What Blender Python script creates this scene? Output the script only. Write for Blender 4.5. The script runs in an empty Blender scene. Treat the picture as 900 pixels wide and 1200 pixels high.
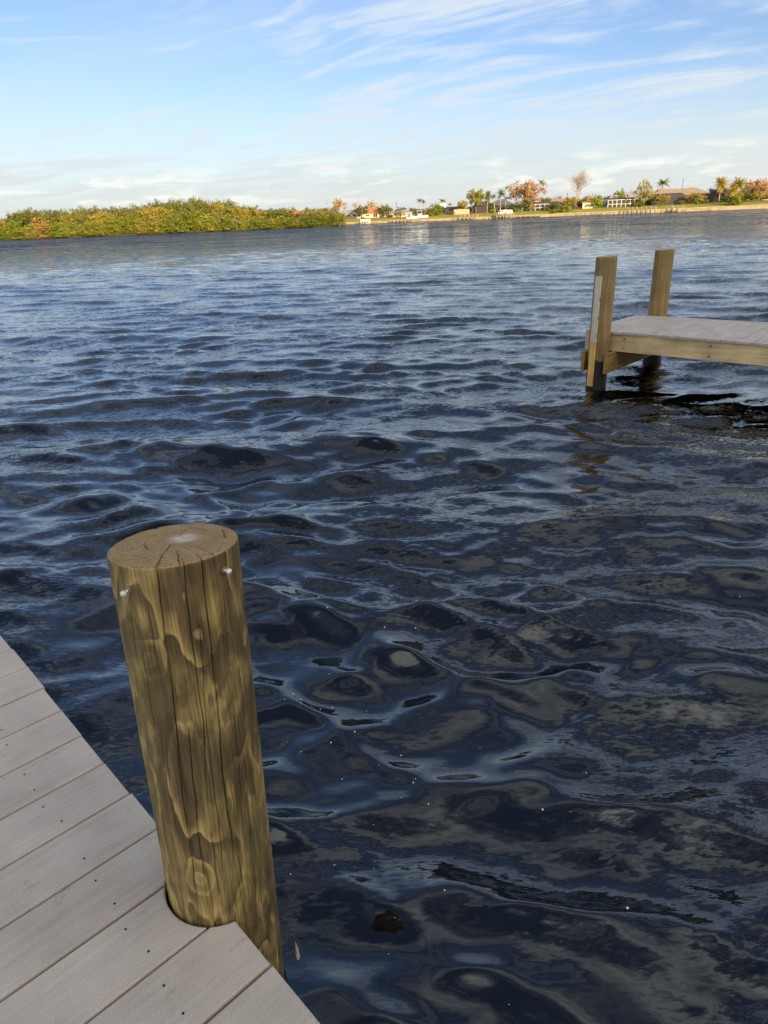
import bpy, bmesh, math, random
import numpy as np
from mathutils import Matrix, Vector

random.seed(7)
RNG = np.random.default_rng(11)
sc = bpy.context.scene
COL = sc.collection
PI = math.pi

# ------------------------------------------------------------------ camera
EYE = 1.84                       # metres above the water
FPX, PITCH, ROLL = 793.3, 0.410, 0.0395
_f = np.array([0, math.cos(PITCH), -math.sin(PITCH)])
_r0 = np.array([1.0, 0, 0]); _d0 = np.cross(_f, _r0)
_r = math.cos(ROLL)*_r0 + math.sin(ROLL)*_d0
_d = np.cross(_f, _r)
cam_data = bpy.data.cameras.new('camera')
cam = bpy.data.objects.new('camera', cam_data); COL.objects.link(cam)
cam_data.sensor_fit = 'VERTICAL'; cam_data.sensor_height = 36.0; cam_data.sensor_width = 27.0
cam_data.lens = FPX/1200*36.0
cam_data.clip_start = 0.05; cam_data.clip_end = 20000
cam.matrix_world = Matrix(((_r[0], -_d[0], -_f[0], 0), (_r[1], -_d[1], -_f[1], 0),
                           (_r[2], -_d[2], -_f[2], EYE), (0, 0, 0, 1)))
sc.camera = cam

# ------------------------------------------------------------------ sun, sky, exposure
SUN_FROM = (0.42, -0.907); SUN_EL = math.radians(13)
sun_data = bpy.data.lights.new('sun', 'SUN'); sun_data.energy = 5.0
sun_data.angle = math.radians(0.5); sun_data.color = (1.0, 0.76, 0.47)
sun = bpy.data.objects.new('sun', sun_data); COL.objects.link(sun)
_sd = Vector((SUN_FROM[0]*math.cos(SUN_EL), SUN_FROM[1]*math.cos(SUN_EL), math.sin(SUN_EL)))
sun.rotation_euler = _sd.to_track_quat('Z', 'Y').to_euler()
sun.location = (20, -40, 30)
sc.view_settings.view_transform = 'Standard'; sc.view_settings.look = 'None'
sc.view_settings.exposure = 0.84; sc.view_settings.gamma = 1.0
sc.view_settings.use_curve_mapping = False
sc.render.engine = 'CYCLES'
sc.cycles.use_denoising = True
sc.cycles.max_bounces = 6

class NT:
    """tiny node-tree writer"""
    def __init__(s, tree): s.t = tree
    def n(s, typ, ins=None, **kw):
        nd = s.t.nodes.new(typ)
        for k, v in kw.items(): setattr(nd, k, v)
        for k, v in (ins or {}).items(): s.set(nd, k, v)
        return nd
    def set(s, nd, k, v):
        sk = nd.inputs[k]
        if isinstance(v, bpy.types.NodeSocket): s.t.links.new(v, sk)
        elif isinstance(v, bpy.types.Node): s.t.links.new(v.outputs[0], sk)
        else: sk.default_value = v
    def math(s, op, a, b=0.0, c=0.0, clamp=False):
        return s.n('ShaderNodeMath', {0: a, 1: b, 2: c}, operation=op, use_clamp=clamp).outputs[0]
    def vmath(s, op, a, b=(0, 0, 0)):
        return s.n('ShaderNodeVectorMath', {0: a, 1: b}, operation=op).outputs[0]
    def noise(s, vec, scale, detail=4, rough=.5, dist=0.0):
        nd = s.n('ShaderNodeTexNoise', {'Scale': scale, 'Detail': detail, 'Roughness': rough, 'Distortion': dist})
        s.set(nd, 'Vector', vec); return nd.outputs[0]
    def ramp(s, fac, stops, interp='LINEAR'):
        nd = s.n('ShaderNodeValToRGB', {0: fac}); cr = nd.color_ramp; cr.interpolation = interp
        while len(cr.elements) < len(stops): cr.elements.new(0.5)
        for e, (p, c) in zip(cr.elements, stops):
            e.position = p; e.color = (c[0], c[1], c[2], 1) if not isinstance(c, float) else (c, c, c, 1)
        return nd.outputs[0]
    def mix(s, fac, a, b, mode='MIX'):
        nd = s.n('ShaderNodeMix', data_type='RGBA', blend_type=mode)
        for k, v in ((0, fac), (6, a), (7, b)):
            if isinstance(v, tuple) and len(v) == 3: v = v+(1,)
            s.set(nd, k, v)
        return nd.outputs[2]
    def maprange(s, v, a, b, c=0.0, d=1.0, smooth=False):
        nd = s.n('ShaderNodeMapRange', {0: v, 1: a, 2: b, 3: c, 4: d})
        if smooth: nd.interpolation_type = 'SMOOTHSTEP'
        return nd.outputs[0]
    def mapping(s, vec, scale=(1, 1, 1), rot=(0, 0, 0), loc=(0, 0, 0)):
        return s.n('ShaderNodeMapping', {'Vector': vec, 'Scale': scale, 'Rotation': rot, 'Location': loc}).outputs[0]

world = bpy.data.worlds.new('World'); sc.world = world; world.use_nodes = True
wt = world.node_tree; wt.nodes.clear(); W = NT(wt)
sky = W.n('ShaderNodeTexSky', sky_type='NISHITA', sun_disc=False, sun_elevation=SUN_EL,
          sun_rotation=math.atan2(SUN_FROM[0], SUN_FROM[1]), altitude=0, air_density=1.0, dust_density=0.2, ozone_density=2.5)
gen = W.n('ShaderNodeTexCoord').outputs['Generated']
dirn = W.vmath('NORMALIZE', gen)
sep = W.n('ShaderNodeSeparateXYZ', {0: dirn})
zz = W.math('MAXIMUM', sep.outputs[2], 0.0)
den = W.math('ADD', zz, 0.07)
plane = W.n('ShaderNodeCombineXYZ', {0: W.math('DIVIDE', sep.outputs[0], den), 1: W.math('DIVIDE', sep.outputs[1], den), 2: 0.0}).outputs[0]
# high streaky cirrus over the whole dome
warp = W.vmath('SUBTRACT', W.n('ShaderNodeTexNoise', {'Vector': plane, 'Scale': .35, 'Detail': 3}).outputs['Color'], (.5, .5, .5))
plw = W.vmath('ADD', plane, W.vmath('MULTIPLY', warp, (1.6, 1.6, 0)))
plr = W.mapping(plw, (1, 1, 1), (0, 0, math.radians(38)))
c1 = W.noise(W.mapping(plr, (.42, 1.75, 1), (0, 0, 0), (3.1, 1.7, 0)), 1.0, 6, .56, 0.6)
c2 = W.noise(W.mapping(plr, (.16, .42, 1), (0, 0, 0), (11.3, 6.2, 0)), 1.0, 4, .5, .3)
c4 = W.maprange(W.noise(W.mapping(plr, (.10, .34, 1), (0, 0, 0), (2.3, 8.2, 0)), 1.0, 6, .60, .8), .47, .68, 0, .36, True)
c3 = W.noise(W.mapping(plr, (1.7, 2.9, 1), (0, 0, 0), (1.3, 4.2, 0)), 1.0, 4, .55, .5)
cs = W.math('ADD', W.math('ADD', W.math('MULTIPLY', c1, .50), W.math('MULTIPLY', c2, .34)), W.math('MULTIPLY', c3, .26))
cirrus = W.math('MAXIMUM', W.maprange(cs, .505, .635, 0, 1, True), c4)
# thin milky veil, densest where it is seen edge-on near the horizon
veil = W.maprange(zz, -.02, 0.185, .95, .05, True)
# low cumulus puffs near the horizon
az = W.math('ARCTAN2', sep.outputs[0], sep.outputs[1])
pm = W.n('ShaderNodeCombineXYZ', {0: W.math('MULTIPLY', az, 7.0), 1: W.math('MULTIPLY', zz, 34.0), 2: 4.6}).outputs[0]
p1 = W.noise(pm, 1.25, 6, .56, .25)
band = W.math('MULTIPLY', W.maprange(zz, .012, .035, 0, 1, True), W.maprange(zz, .05, .085, 1, 0, True))
puff = W.math('MULTIPLY', W.maprange(p1, .50, .64, 0, 1, True), band)
cover = W.math('SUBTRACT', 1.0, W.math('MULTIPLY', W.math('SUBTRACT', 1.0, W.math('MULTIPLY', cirrus, .74)), W.math('SUBTRACT', 1.0, veil)))
tint = W.mix(W.maprange(zz, 0.0, .20), (3.75, 4.0, 4.0), (4.4, 4.7, 4.9))
tint = W.mix(puff, tint, (5.25, 5.25, 5.0))
# sun-side cloud made brighter and warmer like forward scatter, added to light the foreground
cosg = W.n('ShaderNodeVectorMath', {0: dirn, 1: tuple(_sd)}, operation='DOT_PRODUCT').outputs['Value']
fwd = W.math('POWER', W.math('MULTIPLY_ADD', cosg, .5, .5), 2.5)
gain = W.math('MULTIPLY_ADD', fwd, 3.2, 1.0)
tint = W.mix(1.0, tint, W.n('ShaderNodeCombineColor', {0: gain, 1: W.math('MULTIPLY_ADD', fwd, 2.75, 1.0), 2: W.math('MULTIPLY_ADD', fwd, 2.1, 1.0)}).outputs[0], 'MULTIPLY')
blue = W.mix(1.0, sky.outputs[0], (.78, .79, .95), 'MULTIPLY')
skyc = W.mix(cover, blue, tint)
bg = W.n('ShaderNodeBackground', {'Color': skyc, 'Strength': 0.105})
W.n('ShaderNodeOutputWorld', {'Surface': bg.outputs[0]})

# ------------------------------------------------------------------ helpers
def ray(px, py):
    """viewing direction of a spot in the 900x1200 photograph"""
    return (px-450)/FPX*_r + (py-600)/FPX*_d + _f
def on_plane(px, py, z):
    v = ray(px, py); return v*((z-EYE)/v[2]) + np.array([0, 0, EYE])
def bearing(px, py):
    v = ray(px, py); return math.atan2(v[0], v[1]), v[2]/math.hypot(v[0], v[1])

def perlin(x, y, z, seed=0):
    x, y, z = np.broadcast_arrays(np.asarray(x, float), np.asarray(y, float), np.asarray(z, float))
    xi, yi, zi = np.floor(x).astype(np.int64), np.floor(y).astype(np.int64), np.floor(z).astype(np.int64)
    xf, yf, zf = x-xi, y-yi, z-zi
    fd = lambda t: t*t*t*(t*(t*6-15)+10)
    u, v, w = fd(xf), fd(yf), fd(zf)
    def g(ix, iy, iz, dx, dy, dz):
        h = (ix*374761393 + iy*668265263 + iz*2147483647 + seed*974711) & 0x7fffffff
        h = ((h ^ (h >> 13))*1274126177) & 0x7fffffff
        h = h ^ (h >> 16)
        a = (h % 1024)/1024*2*PI; b = ((h//1024) % 1024)/512-1
        s = np.sqrt(np.maximum(0, 1-b*b))
        return np.cos(a)*s*dx + np.sin(a)*s*dy + b*dz
    r = 0
    for i in (0, 1):
        for j in (0, 1):
            for k in (0, 1):
                r = r + (u if i else 1-u)*(v if j else 1-v)*(w if k else 1-w)*g(xi+i, yi+j, zi+k, xf-i, yf-j, zf-k)
    return r

def np_mesh(name, V, F, mat=None, smooth=False):
    """V (n,3), F (m,4) or (m,3) or list"""
    me = bpy.data.meshes.new(name)
    if isinstance(F, np.ndarray):
        V = np.asarray(V, np.float32); m, k = F.shape
        me.vertices.add(len(V)); me.vertices.foreach_set('co', V.ravel())
        me.loops.add(m*k); me.loops.foreach_set('vertex_index', F.astype(np.int32).ravel())
        me.polygons.add(m); me.polygons.foreach_set('loop_start', np.arange(0, m*k, k, dtype=np.int32))
        me.update(calc_edges=True)
    else:
        me.from_pydata([tuple(v) for v in V], [], F)
    if smooth: me.polygons.foreach_set('use_smooth', np.ones(len(me.polygons), bool))
    if mat:
        for mm in (mat if isinstance(mat, (list, tuple)) else [mat]): me.materials.append(mm)
    return me

def link(name, me, parent=None, loc=None, rotz=None):
    o = bpy.data.objects.new(name, me); COL.objects.link(o)
    if parent: o.parent = parent
    if loc is not None: o.location = loc
    if rotz is not None: o.rotation_euler[2] = rotz
    return o
def thing(name, label, cat, loc=(0, 0, 0), rotz=0.0, group=None, scale=None):
    o = link(name, None, None, loc, rotz)
    o.empty_display_size = .2
    if scale: o.scale = scale if hasattr(scale, '__len__') else (scale,)*3
    return tag(o, label, cat, group)
def tag(o, label, cat, group=None):
    o['label'] = label; o['category'] = cat
    if group: o['group'] = group
    return o
def kind(o, k, label=None):
    o['kind'] = k
    if label: o['label'] = label
    return o

class MB:
    """collects simple shapes into one mesh"""
    def __init__(s): s.V = []; s.F = []; s.m = []; s.cm = 0
    def add(s, V, F):
        b = len(s.V); s.V += [tuple(map(float, v)) for v in V]; s.F += [tuple(b+i for i in f) for f in F]; s.m += [s.cm]*len(F); return s
    def box(s, x0, x1, y0, y1, z0, z1):
        return s.add([(x0,y0,z0),(x1,y0,z0),(x1,y1,z0),(x0,y1,z0),(x0,y0,z1),(x1,y0,z1),(x1,y1,z1),(x0,y1,z1)],
                     [(0,3,2,1),(4,5,6,7),(0,1,5,4),(1,2,6,5),(2,3,7,6),(3,0,4,7)])
    def bar(s, a, b, w, h):
        """rectangular bar from a to b"""
        a = Vector(a); b = Vector(b); d = (b-a).normalized(); up = Vector((0,0,1)) if abs(d.z) < .95 else Vector((0,1,0))
        x = d.cross(up).normalized()*w/2; y = x.cross(d).normalized()*h/2
        V = [a-x-y, a+x-y, a+x+y, a-x+y, b-x-y, b+x-y, b+x+y, b-x+y]
        return s.add(V, [(0,1,2,3),(7,6,5,4),(0,4,5,1),(1,5,6,2),(2,6,7,3),(3,7,4,0)])
    def tube(s, pts, rad, n=8, cap=True):
        pts = [Vector(p) for p in pts]; V = []; F = []
        for i, p in enumerate(pts):
            d = (pts[min(i+1, len(pts)-1)]-pts[max(i-1, 0)]).normalized()
            up = Vector((0,0,1)) if abs(d.z) < .9 else Vector((1,0,0))
            x = d.cross(up).normalized(); y = d.cross(x)
            r = rad[i] if hasattr(rad, '__len__') else rad
            for k in range(n):
                a = 2*PI*k/n; V.append(p + (x*math.cos(a)+y*math.sin(a))*r)
        for i in range(len(pts)-1):
            for k in range(n):
                F.append((i*n+k, i*n+(k+1) % n, (i+1)*n+(k+1) % n, (i+1)*n+k))
        if cap: F += [tuple(range(n))[::-1], tuple((len(pts)-1)*n+k for k in range(n))]
        return s.add(V, F)
    def mesh(s, name, mat, smooth=False):
        me = np_mesh(name, s.V, s.F, mat, smooth)
        if isinstance(mat, (list, tuple)): me.polygons.foreach_set('material_index', np.array(s.m, np.int32))
        return me
    def build(s, name, mat, parent=None, smooth=False, loc=None): return link(name, s.mesh(name, mat, smooth), parent, loc)

# ------------------------------------------------------------------ materials
def new_mat(name):
    m = bpy.data.materials.new(name); m.use_nodes = True
    t = m.node_tree; t.nodes.clear(); N = NT(t)
    b = N.n('ShaderNodeBsdfPrincipled'); o = N.n('ShaderNodeOutputMaterial', {'Surface': b.outputs[0]})
    return m, N, b
def bump(N, h, strength, dist, normal=None):
    nd = N.n('ShaderNodeBump', {'Height': h, 'Strength': strength, 'Distance': dist})
    if normal is not None: N.set(nd, 'Normal', normal)
    return nd.outputs[0]
def plain(name, col, rough=.7, var=.18, scale=1.2, metal=0.0, spec=.3):
    """painted or cast surface with slight uneven wear"""
    m, N, b = new_mat(name); co = N.n('ShaderNodeTexCoord').outputs['Object']
    n = N.noise(co, scale, 5, .6)
    k = N.maprange(n, .3, .7, 1-var, 1+var)
    N.set(b, 'Base Color', N.mix(1.0, col, N.n('ShaderNodeCombineColor', {0: k, 1: k, 2: k}).outputs[0], 'MULTIPLY'))
    N.set(b, 'Roughness', rough); N.set(b, 'Metallic', metal); N.set(b, 'Specular IOR Level', spec)
    return m

def leaf_mat(name, cols, trans=.25):
    m, N, b = new_mat(name)
    geo = N.n('ShaderNodeNewGeometry'); oi = N.n('ShaderNodeObjectInfo')
    f = N.math('ADD', N.math('MULTIPLY', geo.outputs['Random Per Island'], .45), N.math('MULTIPLY', oi.outputs['Random'], .55))
    c = N.ramp(f, [(i/(len(cols)-1), c) for i, c in enumerate(cols)])
    N.set(b, 'Base Color', c); N.set(b, 'Roughness', .55); N.set(b, 'Specular IOR Level', .25)
    tr = N.n('ShaderNodeBsdfTranslucent', {'Color': c})
    mx = N.n('ShaderNodeMixShader', {0: trans, 1: b.outputs[0], 2: tr.outputs[0]})
    N.t.links.new(mx.outputs[0], [n for n in N.t.nodes if n.type == 'OUTPUT_MATERIAL'][0].inputs[0])
    return m

M = {}
# composite decking
def deck_mat():
    m, N, b = new_mat('composite_decking'); tc = N.n('ShaderNodeTexCoord'); co = tc.outputs['Object']
    oi = N.n('ShaderNodeObjectInfo').outputs['Random']
    off = N.n('ShaderNodeCombineXYZ', {0: N.math('MULTIPLY', oi, 31.0), 1: N.math('MULTIPLY', oi, 17.0), 2: 0.0}).outputs[0]
    co2 = N.vmath('ADD', co, off)
    streak = N.noise(N.mapping(co2, (70, 3.5, 20)), 1.0, 5, .65)          # local y runs along the plank
    blot = N.noise(co2, 7.0, 4, .55); speck = N.noise(co2, 420.0, 2, .7); wide = N.noise(co2, 2.2, 3, .5)
    f = N.math('ADD', N.math('MULTIPLY', streak, .45), N.math('MULTIPLY', blot, .55))
    c = N.ramp(f, [(.28, (.385, .328, .276)), (.5, (.49, .42, .356)), (.72, (.59, .515, .44))])
    k = N.maprange(wide, .3, .7, .88, 1.1); kk = N.n('ShaderNodeCombineColor', {0: k, 1: k, 2: k}).outputs[0]
    c = N.mix(1.0, c, kk, 'MULTIPLY')
    s = N.maprange(speck, .3, .72, .78, 1.2); ss = N.n('ShaderNodeCombineColor', {0: s, 1: s, 2: s}).outputs[0]
    c = N.mix(1.0, c, ss, 'MULTIPLY')
    stain = N.maprange(N.noise(co2, 11.0, 5, .72), .60, .74, 0, .40, True)
    c = N.mix(stain, c, (.13, .10, .085))
    pale = N.maprange(N.noise(N.mapping(co2, (9, 4, 9), (0, 0, .5)), 1.7, 3, .7), .62, .75, 0, .40, True)
    c = N.mix(pale, c, (.52, .49, .47))
    N.set(b, 'Base Color', c); N.set(b, 'Roughness', .62); N.set(b, 'Specular IOR Level', .3)
    N.set(b, 'Normal', bump(N, N.math('ADD', streak, N.math('MULTIPLY', speck, .6)), .5, .0012))
    return m
M['deck'] = deck_mat()

def lumber_mat(name, light, dark, axis=0, wet=None):
    """treated sawn timber; grain runs along the object's local axis"""
    m, N, b = new_mat(name); co = N.n('ShaderNodeTexCoord').outputs['Object']
    sc_ = [26, 26, 26]; sc_[axis] = 1.3
    g = N.noise(N.mapping(co, tuple(sc_)), 1.0, 6, .62, 1.2)
    sc2 = [150, 150, 150]; sc2[axis] = 5
    fine = N.noise(N.mapping(co, tuple(sc2)), 1.0, 3, .6)
    blot = N.noise(co, 3.1, 4, .55)
    f = N.math('ADD', N.math('MULTIPLY', g, .72), N.math('MULTIPLY', fine, .28))
    c = N.ramp(f, [(.33, dark), (.47, tuple(.5*(a+b_) for a, b_ in zip(light, dark))), (.60, light)])
    k = N.maprange(blot, .3, .7, .72, 1.18); c = N.mix(1.0, c, N.n('ShaderNodeCombineColor', {0: k, 1: k, 2: N.math('MULTIPLY', k, .96)}).outputs[0], 'MULTIPLY')
    rough = .75
    if wet is not None:      # soaked, algae-black wood below this height
        z = N.n('ShaderNodeSeparateXYZ', {0: co}).outputs[2]
        e = N.maprange(N.math('ADD', z, N.math('MULTIPLY', N.math('SUBTRACT', N.noise(co, 14, 3, .6), .5), .12)), wet-.03, wet+.02, 1, 0, True)
        c = N.mix(e, c, (.028, .025, .020)); rough = N.maprange(e, 0, 1, .75, .35)
    N.set(b, 'Base Color', c); N.set(b, 'Roughness', rough); N.set(b, 'Specular IOR Level', .25)
    N.set(b, 'Normal', bump(N, f, .6, .004))
    return m
M['beam'] = lumber_mat('treated_beam', (.78, .575, .32), (.50, .34, .16), 0)
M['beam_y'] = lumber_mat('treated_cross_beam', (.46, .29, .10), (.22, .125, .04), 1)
M['post'] = lumber_mat('weathered_post', (.35, .235, .10), (.17, .105, .042), 2, wet=.30)
M['post_end'] = plain('cut_post_end', (.42, .34, .24), .85, .25, 30)
M['strip_raw'] = lumber_mat('bare_fender_board', (.80, .48, .15), (.56, .31, .08), 2)
M['strip_paint'] = lumber_mat('peeling_white_fender', (.70, .62, .53), (.42, .34, .27), 2)
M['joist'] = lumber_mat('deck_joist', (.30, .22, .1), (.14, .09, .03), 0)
M['steel'] = plain('galvanised_steel', (.78, .76, .73), .55, .25, 120, .55, .5)
M['rust'] = plain('rusted_washer', (.34, .25, .18), .6, .4, 200, .3)
M['screw'] = plain('dark_screw', (.03, .026, .024), .5, .2, 90, .4)
M['screw_bright'] = plain('bare_screw', (.62, .62, .62), .3, .2, 90, .9)

def water_mat():
    m, N, b = new_mat('dark_river_water')
    pos = N.n('ShaderNodeNewGeometry').outputs['Position']; gn = N.n('ShaderNodeNewGeometry').outputs['Normal']
    wind = math.radians(10)
    m1 = N.mapping(pos, (1.0, 2.5, 1), (0, 0, wind))
    dist = N.n('ShaderNodeVectorMath', {0: pos}, operation='LENGTH').outputs['Value']
    far = N.maprange(dist, 16.0, 80.0, 0, 1, True); mid = N.maprange(dist, 2.5, 12.0, 0, 1, True)
    # gusts roughen some patches and leave others glassy
    gust = N.maprange(N.noise(N.mapping(pos, (1, 1.5, 1), (0, 0, .5)), .62, 3, .55, .5), .43, .57, 0.0, 1.0, True)
    def tilt(vec, scale, detail, amp):
        nd = N.n('ShaderNodeTexNoise', {'Vector': vec, 'Scale': scale, 'Detail': detail, 'Roughness': .55, 'Distortion': .3})
        v = N.vmath('SUBTRACT', nd.outputs['Color'], (.5, .5, .5))
        sc_ = N.n('ShaderNodeVectorMath', {0: v}, operation='SCALE'); N.set(sc_, 'Scale', amp); return sc_.outputs[0]
    chop = tilt(m1, 1.6, 3, N.maprange(far, 0, 1, .03, 3.2))
    rip = tilt(m1, 7.5, 2, N.math('ADD', N.math('MULTIPLY', gust, .34), N.math('ADD', N.math('MULTIPLY', mid, .20), N.maprange(far, 0, 1, .06, .9))))
    fine = tilt(N.mapping(pos, (1, 3.2, 1), (0, 0, -.25)), 21.0, 3, N.math('ADD', N.math('MULTIPLY', gust, .55), N.math('ADD', N.math('MULTIPLY', mid, .24), N.maprange(far, 0, 1, .12, .25))))
    lng = tilt(N.mapping(pos, (.30, 1.0, 1)), .33, 3, N.math('MULTIPLY', N.maprange(dist, 30, 110, 0, 1, True), 2.2))     # wind lanes on the open river
    chop = N.vmath('ADD', chop, lng)
    t = N.vmath('MULTIPLY', N.vmath('ADD', N.vmath('ADD', chop, rip), fine), (.75, 1.15, 0))
    lean = N.n('ShaderNodeCombineXYZ', {0: 0.0, 1: N.maprange(dist, 40, 110, 0, -.30), 2: 0.0}).outputs[0]     # steep lee faces of the distant chop
    t = N.vmath('ADD', t, lean)
    N.set(b, 'Normal', N.vmath('NORMALIZE', N.vmath('ADD', gn, t)))
    N.set(b, 'Base Color', (.0006, .0008, .0012, 1)); N.set(b, 'Roughness', .06)
    N.set(b, 'IOR', 1.68); N.set(b, 'Specular IOR Level', .5); N.set(b, 'Specular Tint', (.90, .95, 1.0, 1))
    return m
M['water'] = water_mat()

def ground_mat(name, stops, scale=.35, rough=.95):
    m, N, b = new_mat(name); pos = N.n('ShaderNodeNewGeometry').outputs['Position']
    n = N.noise(pos, scale, 6, .65)
    N.set(b, 'Base Color', N.ramp(n, stops)); N.set(b, 'Roughness', rough); N.set(b, 'Specular IOR Level', .15)
    N.set(b, 'Normal', bump(N, N.noise(pos, 4, 3, .6), .5, .08))
    return m
M['lawn'] = ground_mat('lawn', [(.3, (.20, .195, .030)), (.5, (.27, .25, .045)), (.7, (.36, .30, .08))])
M['mud'] = ground_mat('mud', [(.3, (.035, .03, .015)), (.7, (.07, .06, .03))])
M['seawall'] = plain('seawall_concrete', (.30, .235, .14), .85, .35, .5)
M['cap'] = plain('seawall_cap', (.36, .30, .20), .8, .25, .8)
M['bark'] = plain('bark', (.17, .13, .09), .9, .3, 3)
M['palm_bark'] = plain('palm_bark', (.34, .27, .19), .9, .25, 2)
M['twig'] = plain('bare_twigs', (.40, .33, .29), .9, .2, 1)
M['lf_mangrove'] = leaf_mat('mangrove_leaves', [(.085, .110, .014), (.165, .185, .020), (.25, .255, .028), (.31, .285, .040)])
M['lf_olive'] = leaf_mat('olive_leaves', [(0.091, 0.102, 0.024), (0.154, 0.160, 0.032), (0.245, 0.221, 0.044)])
M['lf_russet'] = leaf_mat('russet_leaves', [(0.326, 0.184, 0.058), (0.449, 0.254, 0.072), (0.490, 0.337, 0.102)])
M['lf_gold'] = leaf_mat('gold_leaves', [(.20, .18, .028), (.32, .26, .040), (.42, .32, .055)])
M['lf_orange'] = leaf_mat('orange_leaves', [(.34, .175, .055), (.42, .235, .085), (.48, .30, .13)])
M['lf_palm'] = leaf_mat('palm_fronds', [(0.112, 0.139, 0.029), (0.174, 0.194, 0.041), (0.286, 0.254, 0.061)])
M['lf_palmgold'] = leaf_mat('golden_palm_fronds', [(0.265, 0.245, 0.030), (0.408, 0.317, 0.041), (0.530, 0.367, 0.061)])
M['lf_green'] = leaf_mat('green_leaves', [(0.122, 0.174, 0.020), (0.204, 0.254, 0.024), (0.306, 0.317, 0.041)])
M['roof_red'] = plain('terracotta_roof', (.50, .185, .085), .8, .18, 1.5)
M['roof_brown'] = plain('brown_shingles', (.30, .22, .15), .9, .18, 1.2)
M['roof_grey'] = plain('grey_shingles', (.33, .30, .29), .9, .18, 1.2)
M['wall_cream'] = plain('cream_stucco', (.66, .56, .40), .85, .08, .6)
M['wall_white'] = plain('white_stucco', (.78, .74, .66), .85, .06, .6)
M['wall_tan'] = plain('tan_stucco', (.46, .36, .24), .85, .1, .6)
M['wall_brown'] = plain('brown_wall', (.22, .15, .10), .85, .15, .6)
M['frame_white'] = plain('white_aluminium', (.75, .73, .70), .5, .05, 1)
M['frame_dark'] = plain('bronze_aluminium', (.05, .045, .04), .5, .1, 1)
M['screen'] = plain('dark_insect_screen', (.060, .052, .050), .9, .15, .8)
M['glass'] = plain('window_glass', (.03, .04, .05), .08, .1, 1, 0, .8)
M['pilewood'] = plain('dock_wood', (.30, .24, .16), .9, .25, 1)
M['boat_white'] = plain('white_gelcoat', (.82, .82, .80), .3, .04, 1, 0, .5)
M['boat_trim'] = plain('blue_canvas', (.30, .36, .44), .7, .1, 1)
M['bubble'] = plain('white_foam', (.85, .85, .86), .3, .05, 20, 0, .6)

# ------------------------------------------------------------------ the water
wv = []
_w = np.random.default_rng(5)
NW = 116
for i in range(NW):
    lam = .13*(2.7/.13)**((i+_w.random())/NW)
    spread = .24 if lam > 1.2 else (.27 if lam > .5 else .40)
    th = math.radians(-99) + _w.normal(0, spread)       # travelling towards the camera
    st = (.026 if lam > 1.0 else .052 if lam > .25 else .032)*_w.uniform(.5, 1.35)
    k = 2*PI/lam
    wv.append((st/k, k, math.cos(th), math.sin(th), _w.uniform(0, 2*PI), lam))
def ring_step(r): return np.interp(np.log(r), np.log((1.0, 2.2, 4.0, 28.0, 60.0)), (.012, .010, .0056, .0056, .013))
def swell(x, y):
    """height and horizontal drift of the water surface; x, y arrays"""
    r = np.hypot(x, y); sp = ring_step(np.maximum(r, .01))*r + .003
    gust = .85 + .60*perlin(x*.13, y*.17, 3.3) + .45*perlin(x*.45, y*.55, 8.1)
    gs = np.clip(.88 + 1.3*perlin(x*.55+7, y*.7, 5.5), .15, 1.5)
    calm = np.interp(r, (3.0, 5.0, 14.0, 40.0), (1.0, .95, .68, .65))
    gust = gust*calm; gs = gs*calm
    wx = x + .22*perlin(x*.6, y*.6, 1.1) + .05*perlin(x*2.3, y*2.3, 2.1)
    wy = y + .22*perlin(x*.6, y*.6, 6.1) + .05*perlin(x*2.3, y*2.3, 9.1)
    z = np.zeros_like(x); dx = np.zeros_like(x); dy = np.zeros_like(x)
    for A, k, cx, cy, ph, lam in wv:
        fade = np.clip((lam/sp-2.6)/3, 0, 1)
        p = k*(cx*wx+cy*wy)+ph; a = A*fade*(gust if lam > .5 else gs)
        c, s = np.cos(p), np.sin(p)
        z += a*c; dx -= .62*a*cx*s; dy -= .62*a*cy*s
    return z, dx, dy
th = np.concatenate([np.radians(np.arange(-46, 46, .15)), np.radians(np.arange(46, 314, 1.4))])
rr = [.30]
while rr[-1] < 520: rr.append(rr[-1]*(1+ring_step(rr[-1])))
rr = np.array(rr + [700, 1000, 1600, 3000, 6000, 9000])
T, R_ = np.meshgrid(th, rr)
X = (R_*np.sin(T)).ravel(); Y = (R_*np.cos(T)).ravel()
Zw, DX, DY = swell(X, Y)
damp = np.clip((500-np.hypot(X, Y))/150, 0, 1)
V = np.stack([X+DX*damp, Y+DY*damp, Zw*damp], 1)
nt = len(th); ni = len(rr)
a = np.arange(ni-1)[:, None]*nt; j = np.arange(nt)[None, :]; j2 = (j+1) % nt
F = np.stack([a+j, a+nt+j, a+nt+j2, a+j2], -1).reshape(-1, 4)
V = np.vstack([V, [[0, 0, 0]]]); hub = len(V)-1
me = np_mesh('water', V, F[:, ::-1].copy(), M['water'], True)
o = link('water', me); kind(o, 'structure', 'dark wind-rippled river water reflecting the sky')
hb = MB(); hb.add([(.31*math.sin(t), .31*math.cos(t), -.02) for t in np.linspace(0, 2*PI, 24, endpoint=False)][::-1], [tuple(range(24))])
kind(hb.build('water_under_dock', M['water']), 'structure')

# ------------------------------------------------------------------ near dock
DECK = .60
DA = -.8180; DE = np.array([math.cos(DA), math.sin(DA)]); DB = np.array([-DE[1], DE[0]])
P0 = np.array([-1.2267, 1.8613]); PITCHB = .1445; GAP = .006
EDGE = float(P0 @ DB)
dock = thing('near_dock', 'grey composite plank dock in the lower left foreground', 'dock', (P0[0], P0[1], 0), DA)
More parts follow.
